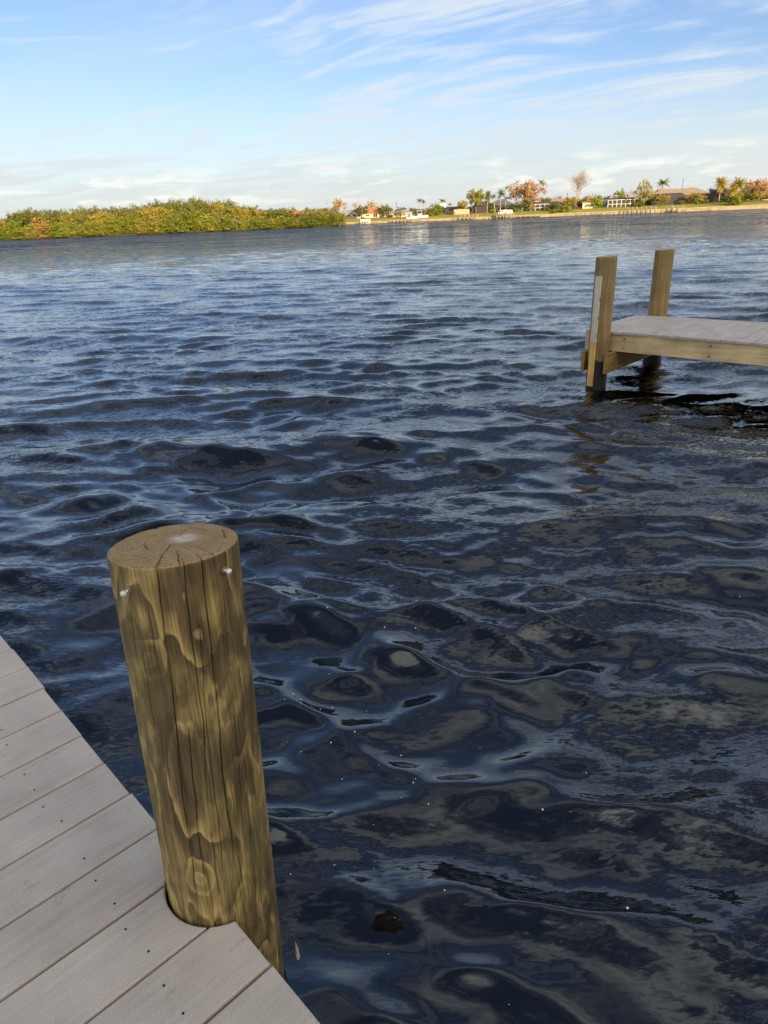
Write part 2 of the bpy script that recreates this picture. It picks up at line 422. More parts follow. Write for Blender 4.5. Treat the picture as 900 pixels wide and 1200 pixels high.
# dock local axes: x along the edge (DE), y outwards over the water (DB)
PILE = np.array([-.368, .996]); PR = .1070
pl = np.array([(PILE-P0) @ DE, (PILE-P0) @ DB])
DEPTH = 1.75; TH = .025
def plank_mesh(x0, x1, y0, y1, notch=None, bev=.0035):
    """plank outline x0..x1 / y0..y1 with an optional round notch; rounded top edges"""
    pts = [(x0, y0), (x1, y0)]
    if notch:
        cx, cy, r = notch
        def inside(x, y): return (x-cx)**2+(y-cy)**2 < r*r
        right = []; 
        for y in np.linspace(y0, y1, 1200):
            right.append((x1, y, inside(x1, y)))
        poly = [(x1, y0)]
        outline = [(x1, y) for y in np.linspace(y0, y1, 900)] + [(x, y1) for x in np.linspace(x1, x0, 400)] + [(x0, y) for y in np.linspace(y1, y0, 900)]
        res = []; cut = False
        for p in outline:
            if inside(*p):
                if not cut and res: start = p
                cut = True
            else:
                if cut:
                    a0 = math.atan2(start[1]-cy, start[0]-cx); a1 = math.atan2(p[1]-cy, p[0]-cx)
                    if a0 < PI/2: a0 += 2*PI
                    if a1 < PI/2: a1 += 2*PI
                    # go round the landward (lower) side of the hole
                    n = max(3, int(abs(a1-a0)/.09))
                    for t in np.linspace(a0, a1, n): res.append((cx+r*math.cos(t), cy+r*math.sin(t)))
                    cut = False
                res.append(p)
        keep = [res[0]]
        for i in range(1, len(res)-1):
            (ax, ay), (bx, by), (c_x, c_y) = keep[-1], res[i], res[i+1]
            if abs((bx-ax)*(c_y-ay)-(by-ay)*(c_x-ax)) > 1e-9: keep.append(res[i])
        keep.append(res[-1]); pts = [keep[0]]
        for p in keep[1:]:
            if math.hypot(p[0]-pts[-1][0], p[1]-pts[-1][1]) > .006: pts.append(p)
            elif p == keep[-1]: pts[-1] = p
    else:
        pts += [(x1, y1), (x0, y1)]
    bm = bmesh.new()
    vs = [bm.verts.new((x, y, -TH)) for x, y in pts]
    f = bm.faces.new(vs)
    bmesh.ops.recalc_face_normals(bm, faces=[f])
    if f.normal.z > 0: f.normal_flip()
    r = bmesh.ops.extrude_face_region(bm, geom=[f])
    bmesh.ops.translate(bm, vec=(0, 0, TH), verts=[v for v in r['geom'] if isinstance(v, bmesh.types.BMVert)])
    top = [e for e in bm.edges if all(v.co.z > -1e-6 for v in e.verts)]
    bmesh.ops.bevel(bm, geom=top, offset=bev, segments=2, profile=.5, affect='EDGES')
    bmesh.ops.recalc_face_normals(bm, faces=bm.faces)
    me = bpy.data.meshes.new('plank'); bm.to_mesh(me); bm.free(); me.materials.append(M['deck'])
    return me
def screw_mesh(mat, r=.0024):
    mb = MB(); n = 10
    mb.add([(r*math.cos(2*PI*k/n), r*math.sin(2*PI*k/n), .0006) for k in range(n)] + [(r*1.1*math.cos(2*PI*k/n), r*1.1*math.sin(2*PI*k/n), -.002) for k in range(n)],
           [tuple(range(n))] + [(k, n+k, n+(k+1) % n, (k+1) % n) for k in range(n)])
    return mb.mesh('screw', mat)
SC_D, SC_B = screw_mesh(M['screw']), screw_mesh(M['screw_bright'])
std = plank_mesh(0, PITCHB-GAP, -DEPTH, 0)
_r2 = random.Random(3)
for k in range(-20, 46):
    x0 = k*PITCHB+GAP/2; x1 = (k+1)*PITCHB-GAP/2
    hole = (pl[0], pl[1], PR+.006)
    if x0-hole[2] < hole[0] < x1+hole[2]:
        me = plank_mesh(0, x1-x0, -DEPTH, 0, (hole[0]-x0, hole[1], hole[2]))
    else: me = std
    p = link('plank', me, dock, (x0, _r2.uniform(-.003, .003) if me is std else 0, DECK+_r2.uniform(-.0012, .0012)))
    if -6 < k < 20:
        for yy in (-.155, -.60, -1.05, -1.50):
            for xx in (.032, .106):
                yj = yy+_r2.uniform(-.01, .01)
                if math.hypot(x0+xx-hole[0], yj-hole[1]) < hole[2]+.015: continue
                link('screw', SC_B if _r2.random() < .2 else SC_D, p, (xx+_r2.uniform(-.005, .005), yj, 0))
for yy in (-.20, -.62, -1.05, -1.48, -1.70):
    MB().box(-20*PITCHB, 46*PITCHB, -.019, .019, DECK-TH-.19, DECK-TH-.001).build('joist', M['joist'], dock, loc=(0, yy, 0))
for xx in (-2.4, 0.4, 3.4, 6.2):
    for yy in (-.40, -1.60):
        MB().tube([(0, 0, -1.2), (0, 0, DECK-TH-.2)], .1, 16).build('support_post', M['post'], dock, True, (xx, yy, 0))

# ------------------------------------------------------------------ foreground pile
PTOP = DECK+.768; PBOT = -.55
LEAN = np.array([.0225, .004])/.772
def pile_wood():
    m, N, b = new_mat('mottled_pile_wood'); co = N.n('ShaderNodeTexCoord').outputs['Object']
    v = N.n('ShaderNodeAttribute', attribute_name='figure').outputs['Fac']
    wob = N.math('MULTIPLY', N.math('SUBTRACT', N.noise(N.mapping(co, (26, 26, 10)), 1.0, 6, .62),   .5), .20)
    fr = N.math('FRACT', N.math('ADD', v, wob))
    c = N.ramp(fr, [(0, (.150, .095, .034)), (.06, (.56, .385, .145)), (.14, (.47, .315, .112)), (.30, (.34, .222, .078)), (.50, (.155, .097, .038)), (.75, (.105, .066, .028)), (1, (.085, .052, .024))])
    c = N.mix(.12, c, (.32, .225, .088))
    # broad olive and brown weathering
    big = N.noise(N.mapping(co, (1, 1, .45)), 7.0, 4, .6, .6)
    c = N.mix(N.maprange(big, .44, .60, 0, .55, True), c, (.50, .35, .125))
    brown = N.noise(N.mapping(co, (1, 1, .5), (0, 0, 0), (3, 1, 2)), 9.5, 4, .6, .5)
    c = N.mix(N.maprange(brown, .47, .60, 0, .80, True), c, (.082, .056, .027))
    gr = N.noise(N.mapping(co, (1, 1, .3), (0, 0, 0), (5, 5, 5)), 8.0, 3, .5)
    c = N.mix(N.maprange(gr, .50, .68, 0, .30, True), c, (.24, .20, .065))
    fine = N.noise(N.mapping(co, (260, 260, 10)), 1.0, 4, .7)
    k = N.math('MULTIPLY', N.maprange(fine, .28, .72, .50, 1.40), N.maprange(N.noise(N.mapping(co, (70, 70, 2.5)), 1.0, 3, .6), .3, .7, .72, 1.2)); c = N.mix(1.0, c, N.n('ShaderNodeCombineColor', {0: k, 1: k, 2: k}).outputs[0], 'MULTIPLY')
    z = N.n('ShaderNodeSeparateXYZ', {0: co}).outputs[2]
    e = N.maprange(N.math('ADD', z, N.math('MULTIPLY', N.math('SUBTRACT', N.noise(co, 22, 4, .6), .5), .16)), .26, .33, 1, 0, True)
    c = N.mix(e, c, (.016, .015, .011))
    N.set(b, 'Base Color', c); N.set(b, 'Roughness', N.maprange(fr, 0, 1, .55, .72)); N.set(b, 'Specular IOR Level', .35)
    N.set(b, 'Normal', bump(N, N.math('ADD', fine, N.math('MULTIPLY', fr, -.2)), .55, .0022))
    return m
def pile_end():
    m, N, b = new_mat('weathered_end_grain'); co = N.n('ShaderNodeTexCoord').outputs['Object']
    off = N.n('ShaderNodeVectorMath', {0: co, 1: (PTOP*LEAN[0]-.004, PTOP*LEAN[1]+.006, 0)}, operation='SUBTRACT').outputs[0]
    flat = N.vmath('MULTIPLY', off, (1, 1, 0))
    wobn = N.noise(flat, 16, 3, .5); r = N.n('ShaderNodeVectorMath', {0: flat}, operation='LENGTH').outputs['Value']
    r = N.math('ADD', r, N.math('MULTIPLY', N.math('SUBTRACT', wobn, .5), .022))
    ring = N.math('FRACT', N.math('MULTIPLY', r, 150.0))
    ring = N.math('MULTIPLY', ring, N.maprange(N.noise(flat, 24, 4, .6), .35, .65, .15, 1.0))
    c = N.ramp(ring, [(0, (.34, .23, .115)), (.55, (.29, .19, .092)), (.85, (.185, .115, .054)), (1, (.27, .175, .086))])
    c = N.mix(N.maprange(N.noise(flat, 9, 4, .6), .35, .7, 0, .6), c, (.36, .24, .115))
    speck = N.noise(flat, 340, 3, .7)
    k = N.math('MULTIPLY', N.maprange(speck, .3, .7, .6, 1.35), N.maprange(N.noise(flat, 45, 5, .7), .3, .7, .72, 1.2)); c = N.mix(1.0, c, N.n('ShaderNodeCombineColor', {0: k, 1: k, 2: k}).outputs[0], 'MULTIPLY')
    pale = N.math('MULTIPLY', N.maprange(r, .008, .032, 1, 0, True), N.maprange(N.noise(flat, 60, 3, .6), .3, .6, .35, 1))
    c = N.mix(N.math('MULTIPLY', pale, .8), c, (.62, .54, .50))
    N.set(b, 'Base Color', c); N.set(b, 'Roughness', .85); N.set(b, 'Specular IOR Level', .2)
    N.set(b, 'Normal', bump(N, N.math('ADD', speck, ring), .6, .0016))
    return m
M['pile'] = pile_wood(); M['pile_end'] = pile_end()

def pile_hit(px, py):
    """angle and height where a sight line meets the pile"""
    v = ray(px, py); best = None
    for t in np.linspace(.4, 2.2, 4000):
        p = v*t + np.array([0, 0, EYE]); c = PILE + LEAN*(p[2]-DECK)
        if np.hypot(*(p[:2]-c)) < PR: return math.atan2(p[1]-c[1], p[0]-c[0]), p[2]
facing = math.atan2(-PILE[1], -PILE[0])
tt = np.concatenate([np.linspace(facing-1.85, facing+1.85, 400), np.linspace(facing+1.85, facing-1.85+2*PI, 70)[1:-1]])
zr = np.concatenate([np.linspace(PBOT, DECK-.32, 24)[:-1], np.linspace(DECK-.32, PTOP-.006, 330)])
TT, ZZ = np.meshgrid(tt, zr)
cT, sT = np.cos(TT), np.sin(TT)
fig = 1.9*perlin(cT*.62+5, sT*.62, ZZ*2.3) + .85*perlin(cT*1.5, sT*1.5+3, ZZ*5.5) + .42*perlin(cT*3.2, sT*3.2, ZZ*9+4) + .16*perlin(cT*7, sT*7, ZZ*26+4) + ZZ*.25
relief = .0016*perlin(cT*2.2, sT*2.2, ZZ*5) + .0008*perlin(cT*14, sT*14, ZZ*9)
for (px, py, amp, rad, sq) in ((173, 776, 1.25, .017, .6), (237, 1030, 1.15, .020, .6), (240, 752, .45, .022, .6), (262, 842, -.5, .034, .35), (287, 935, .4, .026, .4), (214, 900, .35, .03, .25)):
    h = pile_hit(px, py)
    if h is None: continue
    da = (TT-h[0]+PI) % (2*PI)-PI
    d2 = (da*PR+.006*perlin(ZZ*22, px, TT*3))**2 + ((ZZ-h[1])*sq+.006*perlin(TT*7, px*1.3, ZZ*18))**2
    fig += amp*np.exp(-d2/(2*rad*rad)); relief += .0022*np.sign(amp)*np.exp(-d2/(2*(rad*.7)**2))
crk = np.zeros_like(TT)
_c = np.random.default_rng(21)
# checks: (photo x at the rim, top z offset, length, half width m, depth m)
checks = [(188, 0, .80, .0016, .012), (222, 0, .52, .0011, .008), (247, 0, .66, .0018, .013), (232, -.10, .62, .0009, .007), (150, -.02, .22, .0010, .007), (265, -.07, .52, .0012, .009),
          (137, -.25, .45, .0009, .006), (205, -.28, .45, .0012, .009), (170, -.30, .35, .0009, .007), (272, -.35, .40, .0010, .007), (224, -.52, .26, .0009, .007), (190, -.5, .26, .0008, .006), (255, -.45, .33, .0009, .006), (160, -.12, .3, .0007, .005)]
for px, zo, ln, hw, dp in checks:
    h = pile_hit(px, 700)
    if h is None: continue
    z1 = PTOP+zo; wander = .010*perlin(ZZ*4.2, px*.37, 1.0) + .003*perlin(ZZ*19, px*.31, 2.0) - .028*(PTOP-ZZ)*1.2
    d = np.abs(((TT-h[0]+PI) % (2*PI)-PI)*PR - wander)
    along = np.clip((z1-ZZ)/.03, 0, 1) if zo < 0 else 1.0
    along = along*np.clip((ZZ-(z1-ln))/.12, 0, 1)
    wdt = hw*(.35+.65*along)*(1+.4*perlin(ZZ*30, px*1.1, 5.0))
    crk = np.maximum(crk, dp*along*np.clip(1.35-d/(wdt*.50), 0, 1))
for i in range(26):     # short hair checks
    t0 = facing+_c.uniform(-1.7, 1.7); z0 = _c.uniform(DECK-.2, PTOP-.02); ln = _c.uniform(.03, .12)
    d = np.abs(((TT-t0+PI) % (2*PI)-PI)*PR - .004*perlin(ZZ*14, i*1.7, 1.0))
    crk = np.maximum(crk, .0035*np.clip(1.3-d/.0007, 0, 1)*np.clip((ln-np.abs(ZZ-z0))/.03, 0, 1))
grow = np.clip((.28-ZZ)/.2, 0, 1)*(.010+.010*perlin(cT*5, sT*5, ZZ*30)+.008*perlin(cT*11, sT*11, ZZ*60))    # crust of growth at the waterline
RAD = PR*(1+.050*(DECK-ZZ)) + relief - crk + grow
CX = PILE[0]+LEAN[0]*(ZZ-DECK); CY = PILE[1]+LEAN[1]*(ZZ-DECK)
nT = len(tt); nZ = len(zr)
ztilt = lambda dx, dy: -.10*dy + .01*dx
BX = np.stack([LEAN[0]*(ZZ-DECK)+RAD*cT, LEAN[1]*(ZZ-DECK)+RAD*sT, ZZ + np.clip((ZZ-(PTOP-.25))/.25, 0, 1)*ztilt(RAD*cT, RAD*sT)], -1).reshape(-1, 3)
F1 = (np.arange(nZ-1)[:, None, None]*nT + np.stack([np.arange(nT), (np.arange(nT)+1) % nT], -1)[None])
F1 = np.stack([F1[..., 0], F1[..., 1], F1[..., 1]+nT, F1[..., 0]+nT], -1).reshape(-1, 4)
# end-grain cap
nC = 70
rim = RAD[-1]; rn = np.linspace(1, .012, nC)
capV = []; TTc = tt
lx, ly = LEAN*(PTOP-DECK)
for i, f in enumerate(rn):
    rd = rim*f - (.004 if i == 0 else 0)*0
    d = np.zeros(nT)
    rr_ = rim.mean()*f
    for q, (a0, r0, r1, w) in enumerate(((facing-.35, .0, .108, .0016), (facing+.55, .035, .108, .0013), (facing+.02, .05, .108, .0010), (facing+1.9, .0, .07, .0013), (facing+2.7, .02, .10, .0012), (facing-1.2, .03, .09, .0012), (facing-2.2, .0, .06, .0010), (facing+1.25, .05, .1, .0011), (facing-2.9, .05, .105, .0012))):
        dd = np.abs(((TTc-a0+PI) % (2*PI)-PI)*rr_ + .005*perlin(rr_*45, q*3.1, 0.5))
        d = np.maximum(d, .006*np.clip(1.5-dd/(w*.6), 0, 1)*np.clip((rr_-r0)/.008, 0, 1)*np.clip((r1-rr_)/.008+.15, 0, 1))
    for q, (ra, a0, span) in enumerate(((.055, facing+.5, .55), (.074, facing-.8, .4), (.045, facing-1.5, .5), (.083, facing+1.6, .35), (.064, facing+2.5, .5), (.09, facing-.1, .3))):
        aw = np.abs((TTc-a0+PI) % (2*PI)-PI)
        d = np.maximum(d, .005*np.clip(1.5-np.abs(rr_-ra-.003*perlin(TTc*4, q*2.2, .3))/.0012, 0, 1)*np.clip((span-aw)/.1, 0, 1))
    dome = .0025*min(1, (1-f)*14)*(1) + .004*min(1, (1-f)*5)
    zc = PTOP-.006 + dome + .0012*perlin(TTc*0+rr_*60*np.cos(TTc), rr_*60*np.sin(TTc), .7) - d
    capV.append(np.stack([lx+rd*np.cos(TTc), ly+rd*np.sin(TTc), zc+ztilt(rd*np.cos(TTc), rd*np.sin(TTc))], -1))
capV = np.concatenate(capV[1:]); b0 = len(BX)
F2 = []
rows = [np.arange(nT)+(nZ-1)*nT] + [b0+i*nT+np.arange(nT) for i in range(nC-1)]
for i in range(nC-1):
    p, q = rows[i], rows[i+1]; F2.append(np.stack([p, np.roll(p, -1), np.roll(q, -1), q], -1))
F2 = np.concatenate(F2)
Vp = np.vstack([BX, capV]); Fp = np.vstack([F1, F2])
me = np_mesh('pile', Vp, Fp, [M['pile'], M['pile_end']], True)
mi = np.zeros(len(Fp), np.int32); mi[len(F1)+nT:] = 1; me.polygons.foreach_set('material_index', mi)
at = me.attributes.new('figure', 'FLOAT', 'POINT'); at.data.foreach_set('value', np.concatenate([(fig*1.8).ravel(), np.zeros(len(capV))]).astype(np.float32))
pile = thing('dock_piling', 'thick mottled wooden piling with cracked end grain standing in the foreground dock', 'piling', (PILE[0], PILE[1], 0))
link('post', me, pile)
for px, py, cork in ((150, 692, 1), (263, 668, 0)):
    h = pile_hit(px, py); cx, cy = LEAN*(h[1]-DECK)
    ca, sa = math.cos(h[0]), math.sin(h[0]); R0 = PR
    mb = MB(); P = lambda r, dz=0.0: (cx+ca*r, cy+sa*r, h[1]+dz-.10*sa*0)
    mb.tube([P(R0-.012), P(R0+.007)], .0022, 10)
    mb.tube([P(R0+.006), P(R0+.0075, -.0002), P(R0+.0115, -.0004), P(R0+.0135, -.0006)], [.0036, .0050, .0046, .0024], 14)
    bo = mb.build('bolt', M['steel'], pile, True)
    MB().tube([P(R0-.002), P(R0+.0015)], .0052, 16).build('washer', M['rust'], bo)

# ------------------------------------------------------------------ far dock on the right
FA = math.radians(-42.8); FE = np.array([math.cos(FA), math.sin(FA)]); FN = np.array([-FE[1], FE[0]])
A0 = on_plane(698, 452, 0)[:2]
fd = thing('neighbour_dock', 'narrow plank dock with yellowish timber beam at the right edge', 'dock', (A0[0], A0[1], 0), FA)
FY0, FY1 = .105, 1.44; FPB = .1445
fpl = {}
def fplank(y0, y1):
    mb = MB(); w = FPB-.007
    mb.box(0, w, y0, y1, -.025, -.003).add([(0,y0,-.003),(w,y0,-.003),(w,y1,-.003),(0,y1,-.003),(.003,y0+.003,0),(w-.003,y0+.003,0),(w-.003,y1-.003,0),(.003,y1-.003,0)],
        [(4,5,6,7),(0,1,5,4),(1,2,6,5),(2,3,7,6),(3,0,4,7)])
    return mb.mesh('plank', M['deck'])
fp = fplank(FY0-.022, FY1)
for k in range(48):
    p = link('plank', fp, fd, (-.21+k*FPB, _r2.uniform(-.006, .006), .60+_r2.uniform(-.002, .002)))
for yy in (FY0+.02, FY1-.06):
    MB().box(-3.5, 3.6, -.022, .022, .385, .574).build('stringer', M['beam'], fd, loc=(3.28, yy, 0))
for yy in (.55, 1.0): MB().box(-3.5, 3.5, -.019, .019, .37, .573).build('joist', M['joist'], fd, loc=(3.28, yy, 0))
MB().box(-.02, .02, FY0+.05, FY1-.09, .39, .573).build('end_beam', M['beam_y'], fd, loc=(-.17, 0, 0))
for xx in (-.135, .135): MB().box(-.02, .02, -.10, 1.72, .17, .383).build('cross_beam', M['beam_y'], fd, loc=(xx, 0, 0))
for (xx, yy) in ((3.2, .0), (3.2, 1.55), (6.2, 0), (6.2, 1.55)):
    MB().tube([(0, 0, -1), (0, 0, .55)], .11, 16).build('support_post', M['post'], fd, True, (xx, yy, 0))

for xx in (.0, .9, 1.8, 2.7, 3.6):       # bolt heads along the visible beam
    for zz_ in (.43, .53): MB().tube([(0, 0, 0), (0, -.012, 0)], .011, 8).build('bolt', M['rust'], fd, True, (xx+.24, FY0-.003, zz_))

def far_post(name, label, local, top, lean, r=.111):
    w = A0 + FE*local[0] + FN*local[1]
    t = thing(name, label, 'piling', (w[0], w[1], 0))
    n = 48; zs = np.linspace(-.7, top, 60); th_ = np.linspace(0, 2*PI, n, endpoint=False)
    TT2, ZZ2 = np.meshgrid(th_, zs)
    rad = r*(1+.02*(.6-ZZ2)) + .003*perlin(np.cos(TT2)*2, np.sin(TT2)*2+local[1], ZZ2*4) - .004*np.clip(perlin(np.cos(TT2)*9, np.sin(TT2)*9, ZZ2*1.2+local[1])-.25, 0, 1)*4
    V = np.stack([lean[0]*ZZ2+rad*np.cos(TT2), lean[1]*ZZ2+rad*np.sin(TT2), ZZ2+np.clip((ZZ2-top+.2)/.2, 0, 1)*(.06*rad*np.cos(TT2))], -1).reshape(-1, 3).tolist()
    F = [(i*n+k, i*n+(k+1) % n, (i+1)*n+(k+1) % n, (i+1)*n+k) for i in range(59) for k in range(n)]
    b = len(V); rim = V[-n:]
    cxm = sum(v[0] for v in rim)/n; cym = sum(v[1] for v in rim)/n
    V += [((v[0]-cxm)*.93+cxm, (v[1]-cym)*.93+cym, v[2]+.007) for v in rim]
    F += [(b-n+k, b-n+(k+1) % n, b+(k+1) % n, b+k) for k in range(n)]
    nb = len(F); F.append(tuple(range(b, b+n)))
    me = np_mesh('post', V, F, [M['post'], M['post_end']], True); me.polygons[nb].material_index = 1; me.polygons[nb].use_smooth = False
    link('post', me, t); return t
tA = far_post('dock_piling', 'wooden piling with a peeling white board nailed to its side', (0, 0), 1.375, (-.002, 0))
tC = far_post('dock_piling', 'plain brown wooden piling on the far side of the neighbouring dock', (.02, 1.54), 1.36, (-.004, 0))
# board nailed to the left face of the nearer piling
to_cam = math.atan2(-A0[1], -A0[0]); da = to_cam-math.radians(33)
def strip(z0, z1, mat, w=.066, t=.030, seed=0):
    mb = MB(); n = 26; rs = np.random.default_rng(seed); V = []; F = []
    for i in range(n):
        z = z0+(z1-z0)*i/(n-1)
        wr = w/2*(1+.10*(perlin(z*9, seed, .4)) - (.25 if (seed == 1 and rs.random() < .18) else 0)); wl = w/2*(1+.03*perlin(z*7, seed+3, .2))
        V += [(.102, -wl, z), (.102, wr, z), (.102+t, wr*.98, z), (.102+t, -wl*.98, z)]
    for i in range(n-1):
        a = i*4
        for k in range(4): F.append((a+k, a+(k+1) % 4, a+4+(k+1) % 4, a+4+k))
    F += [(3, 2, 1, 0), tuple((n-1)*4+k for k in range(4))]
    mb.add(V, F); return mb.build('fender_board', mat, tA)
s1 = strip(.02, .50, M['strip_raw'], seed=2); s2 = strip(.5005, 1.19, M['strip_paint'], seed=1)
s1['label'] = 'bare yellow lower half of nailed board'; s2['label'] = 'peeling whitish upper half of nailed board'
for s in (s1, s2): s.rotation_euler[2] = da

# ------------------------------------------------------------------ near bank and an unseen house added to shade the foreground
bank = MB(); L0 = 12.5
q = lambda u, v, z: (DE[0]*u+DB[0]*v, DE[1]*u+DB[1]*v, z)
bank.add([q(L0, -60, .75), q(L0, 60, .75), q(L0+90, 60, .9), q(L0+90, -60, .9), q(L0, -60, -1), q(L0, 60, -1)], [(0, 3, 2, 1), (0, 1, 5, 4)])
kind(bank.build('near_bank', M['lawn']), 'structure')
hx, hy = 1.2+SUN_FROM[0]*22, 3+SUN_FROM[1]*22
nh = thing('shade_house', 'unseen two-storey cream house added behind the dock to shade it', 'house', (hx, hy, .8), math.atan2(SUN_FROM[0], -SUN_FROM[1]))
MB().box(-14, 14, -5, 5, -.3, 6.4).build('wall', M['wall_cream'], nh)
MB().add([(-15, -6, 6.4), (15, -6, 6.4), (15, 6, 6.4), (-15, 6, 6.4), (-9, 0, 9.2), (9, 0, 9.2)], [(0, 1, 5, 4), (1, 2, 5), (2, 3, 4, 5), (3, 0, 4), (3, 2, 1, 0)]).build('roof', M['roof_grey'], nh)
for zz_ in (1.0, 4.0):
    for xx in (-11, -6.5, -2, 2.5, 7, 11):
        w_ = MB().box(xx-.8, xx+.8, 5.0, 5.04, zz_, zz_+1.4).build('window', M['frame_white'], nh)
        MB().box(xx-.72, xx+.72, 5.041, 5.05, zz_+.08, zz_+1.32).build('pane', M['glass'], w_)

# ------------------------------------------------------------------ far shore: frame, ground, seawall
SHA = math.radians(13.0); SHV = 270.0
SN = np.array([math.sin(SHA), math.cos(SHA)]); ST = np.array([math.cos(SHA), -math.sin(SHA)])
def shore(px, py, v, a=SHA):
    """point seen at (px, py) standing v metres out, measured square to the shore"""
    b, te = bearing(px, py); D = v/math.cos(b-a)
    return np.array([D*math.sin(b), D*math.cos(b), EYE+D*te])
def uof(px, v=SHV): p = shore(px, 255, v); return float(p[:2] @ ST)
U_K = [uof(x) for x in (395, 560, 700, 900)]
def wall_h(u): return float(np.interp(u, U_K, (.65, .8, .95, 1.25)))
def ground_z(u, v): return wall_h(u) + float(np.interp(v-SHV, (.5, 4, 14, 40, 400), (-.05, .25, 1.25, 1.6, 2.2)))
us = np.concatenate([np.linspace(uof(392), uof(930), 60), [uof(930)+60, uof(930)+400, uof(930)+1500]])
us = np.concatenate([[us[0]-900, us[0]-300, us[0]-8], us])
vs = np.array([SHV+.35, SHV+2, SHV+4, SHV+8, SHV+14, SHV+26, SHV+40, SHV+120, SHV+400, SHV+5000])
V = []; F = []
for i, v in enumerate(vs):
    for u in us:
        vv = v + (60 if u < U_K[0]-5 and i < 7 else 0)
        p = SN*vv + ST*u
        V.append((p[0], p[1], ground_z(u, v) + (.12*perlin(u*.11, v*.1, .5) if 0 < i else 0)))
for i in range(len(vs)-1):
    for k in range(len(us)-1):
        a_ = i*len(us)+k; F.append((a_, a_+1, a_+1+len(us), a_+len(us)))
kind(link('far_bank', np_mesh('far_bank', V, F, M['lawn'], True)), 'structure', 'grassy far bank sloping up from the seawall to the houses')
sw = thing('seawall', 'long sandy-coloured concrete seawall along the far bank below the houses', 'seawall', (0, 0, 0))
def wall_strip(name, y0, y1, lo, hi, mat):
    V = []; F = []; ul = us[3:-1]
    for u in ul:
        for (vv, zz_) in ((y0, lo(u)), (y0, hi(u)), (y1, hi(u)), (y1, lo(u))):
            p = SN*(SHV+vv)+ST*u; V.append((p[0], p[1], zz_))
    for i in range(len(ul)-1):
        a_ = i*4
        for k in range(4): F.append((a_+k, a_+4+k, a_+4+(k+1) % 4, a_+(k+1) % 4))
    F += [(0, 1, 2, 3)]
    return link(name, np_mesh(name, V, F, mat), sw)
wall_strip('wall', 0, .4, lambda u: -1.0, lambda u: wall_h(u)-.2, M['seawall'])
wall_strip('cap', -.12, .7, lambda u: wall_h(u)-.2, lambda u: wall_h(u)+.02, M['cap'])

# ------------------------------------------------------------------ vegetation prototypes
def leaf_cloud(centres, rads, per, size, rng, droop=0.0):
    n = len(centres)*per
    c = np.repeat(centres, per, 0); r = np.repeat(rads, per)[:, None]
    d = rng.normal(size=(n, 3)); d /= np.linalg.norm(d, axis=1)[:, None]
    p = c + d*r*(rng.random((n, 1))**.45)
    nn = d + rng.normal(size=(n, 3))*.38; nn /= np.linalg.norm(nn, axis=1)[:, None]
    a = np.cross(nn, rng.normal(size=(n, 3))); a /= np.linalg.norm(a, axis=1)[:, None]+1e-9
    b = np.cross(nn, a)
    s = size*rng.uniform(.55, 1.35, (n, 1))
    V = np.stack([p-a*s, p+b*s*.55, p+a*s, p-b*s*.55], 1).reshape(-1, 3)
    return V, np.arange(n*4).reshape(-1, 4)
def crown_mesh(name, mat, seed, zlo, zhi, width=.5, clumps=70, per=26, leaf=.028, cl=(.075, .14), flat=1.0, core=0.0):
    rng = np.random.default_rng(seed)
    d = rng.normal(size=(clumps, 3)); d /= np.linalg.norm(d, axis=1)[:, None]
    rad = (rng.random(clumps)**.42)*(.80+.75*perlin(d[:, 0]*1.7+seed, d[:, 1]*1.7, d[:, 2]*1.7))
    zc, zh = (zlo+zhi)/2, (zhi-zlo)/2
    C = np.stack([d[:, 0]*rad*width*1.05, d[:, 1]*rad*width*1.05, zc+d[:, 2]*rad*zh*1.0*flat], 1)
    V, F = leaf_cloud(C, rng.uniform(cl[0], cl[1], clumps), per, leaf, rng)
    V[:, 2] = np.maximum(V[:, 2], .0)
    return np_mesh(name, V, F, mat), C
def trunk_mesh(C, zsplit, r=.022, mat=None, seed=0, n=9):
    rng = np.random.default_rng(seed); mb = MB()
    mb.tube([(0, 0, -.04), (.01, 0, zsplit*.5), (0, .01, zsplit), (0.01, 0, zsplit+.25)], [r*1.35, r, r*.85, r*.4], 7)
    for i in rng.choice(len(C), min(n, len(C)), False):
        c = C[i]; mid = (c[0]*.45, c[1]*.45, zsplit+(c[2]-zsplit)*.6)
        mb.tube([(0, 0, zsplit*rng.uniform(.6, 1)), mid, tuple(c)], [r*.6, r*.38, r*.12], 5)
    return mb.mesh('trunk', mat or M['bark'], True)
def tree_proto(mat, seed, zlo=.28, zhi=1.0, **kw):
    cm, C = crown_mesh('crown', mat, seed, zlo, zhi, **kw)
    return (('trunk', trunk_mesh(C, max(.06, zlo+.05), kw.get('width', .5)*.045, None, seed)), ('crown', cm))
def place(name, label, cat, proto, p, scale, rz=0.0, group=None):
    t = thing(name, label, cat, (p[0], p[1], p[2]), rz, group, scale)
    for nm, me_ in proto: link(nm, me_, t)
    return t
def ordn(n): return ['first','second','third','fourth','fifth','sixth','seventh','eighth','ninth','tenth','eleventh','twelfth','thirteenth','fourteenth','fifteenth','sixteenth','seventeenth','eighteenth','nineteenth','twentieth',
    'twenty-first','twenty-second','twenty-third','twenty-fourth','twenty-fifth','twenty-sixth','twenty-seventh','twenty-eighth','twenty-ninth','thirtieth','thirty-first','thirty-second','thirty-third','thirty-fourth','thirty-fifth','thirty-sixth','thirty-seventh','thirty-eighth','thirty-ninth','fortieth','forty-first','forty-second','forty-third','forty-fourth','forty-fifth'][n]
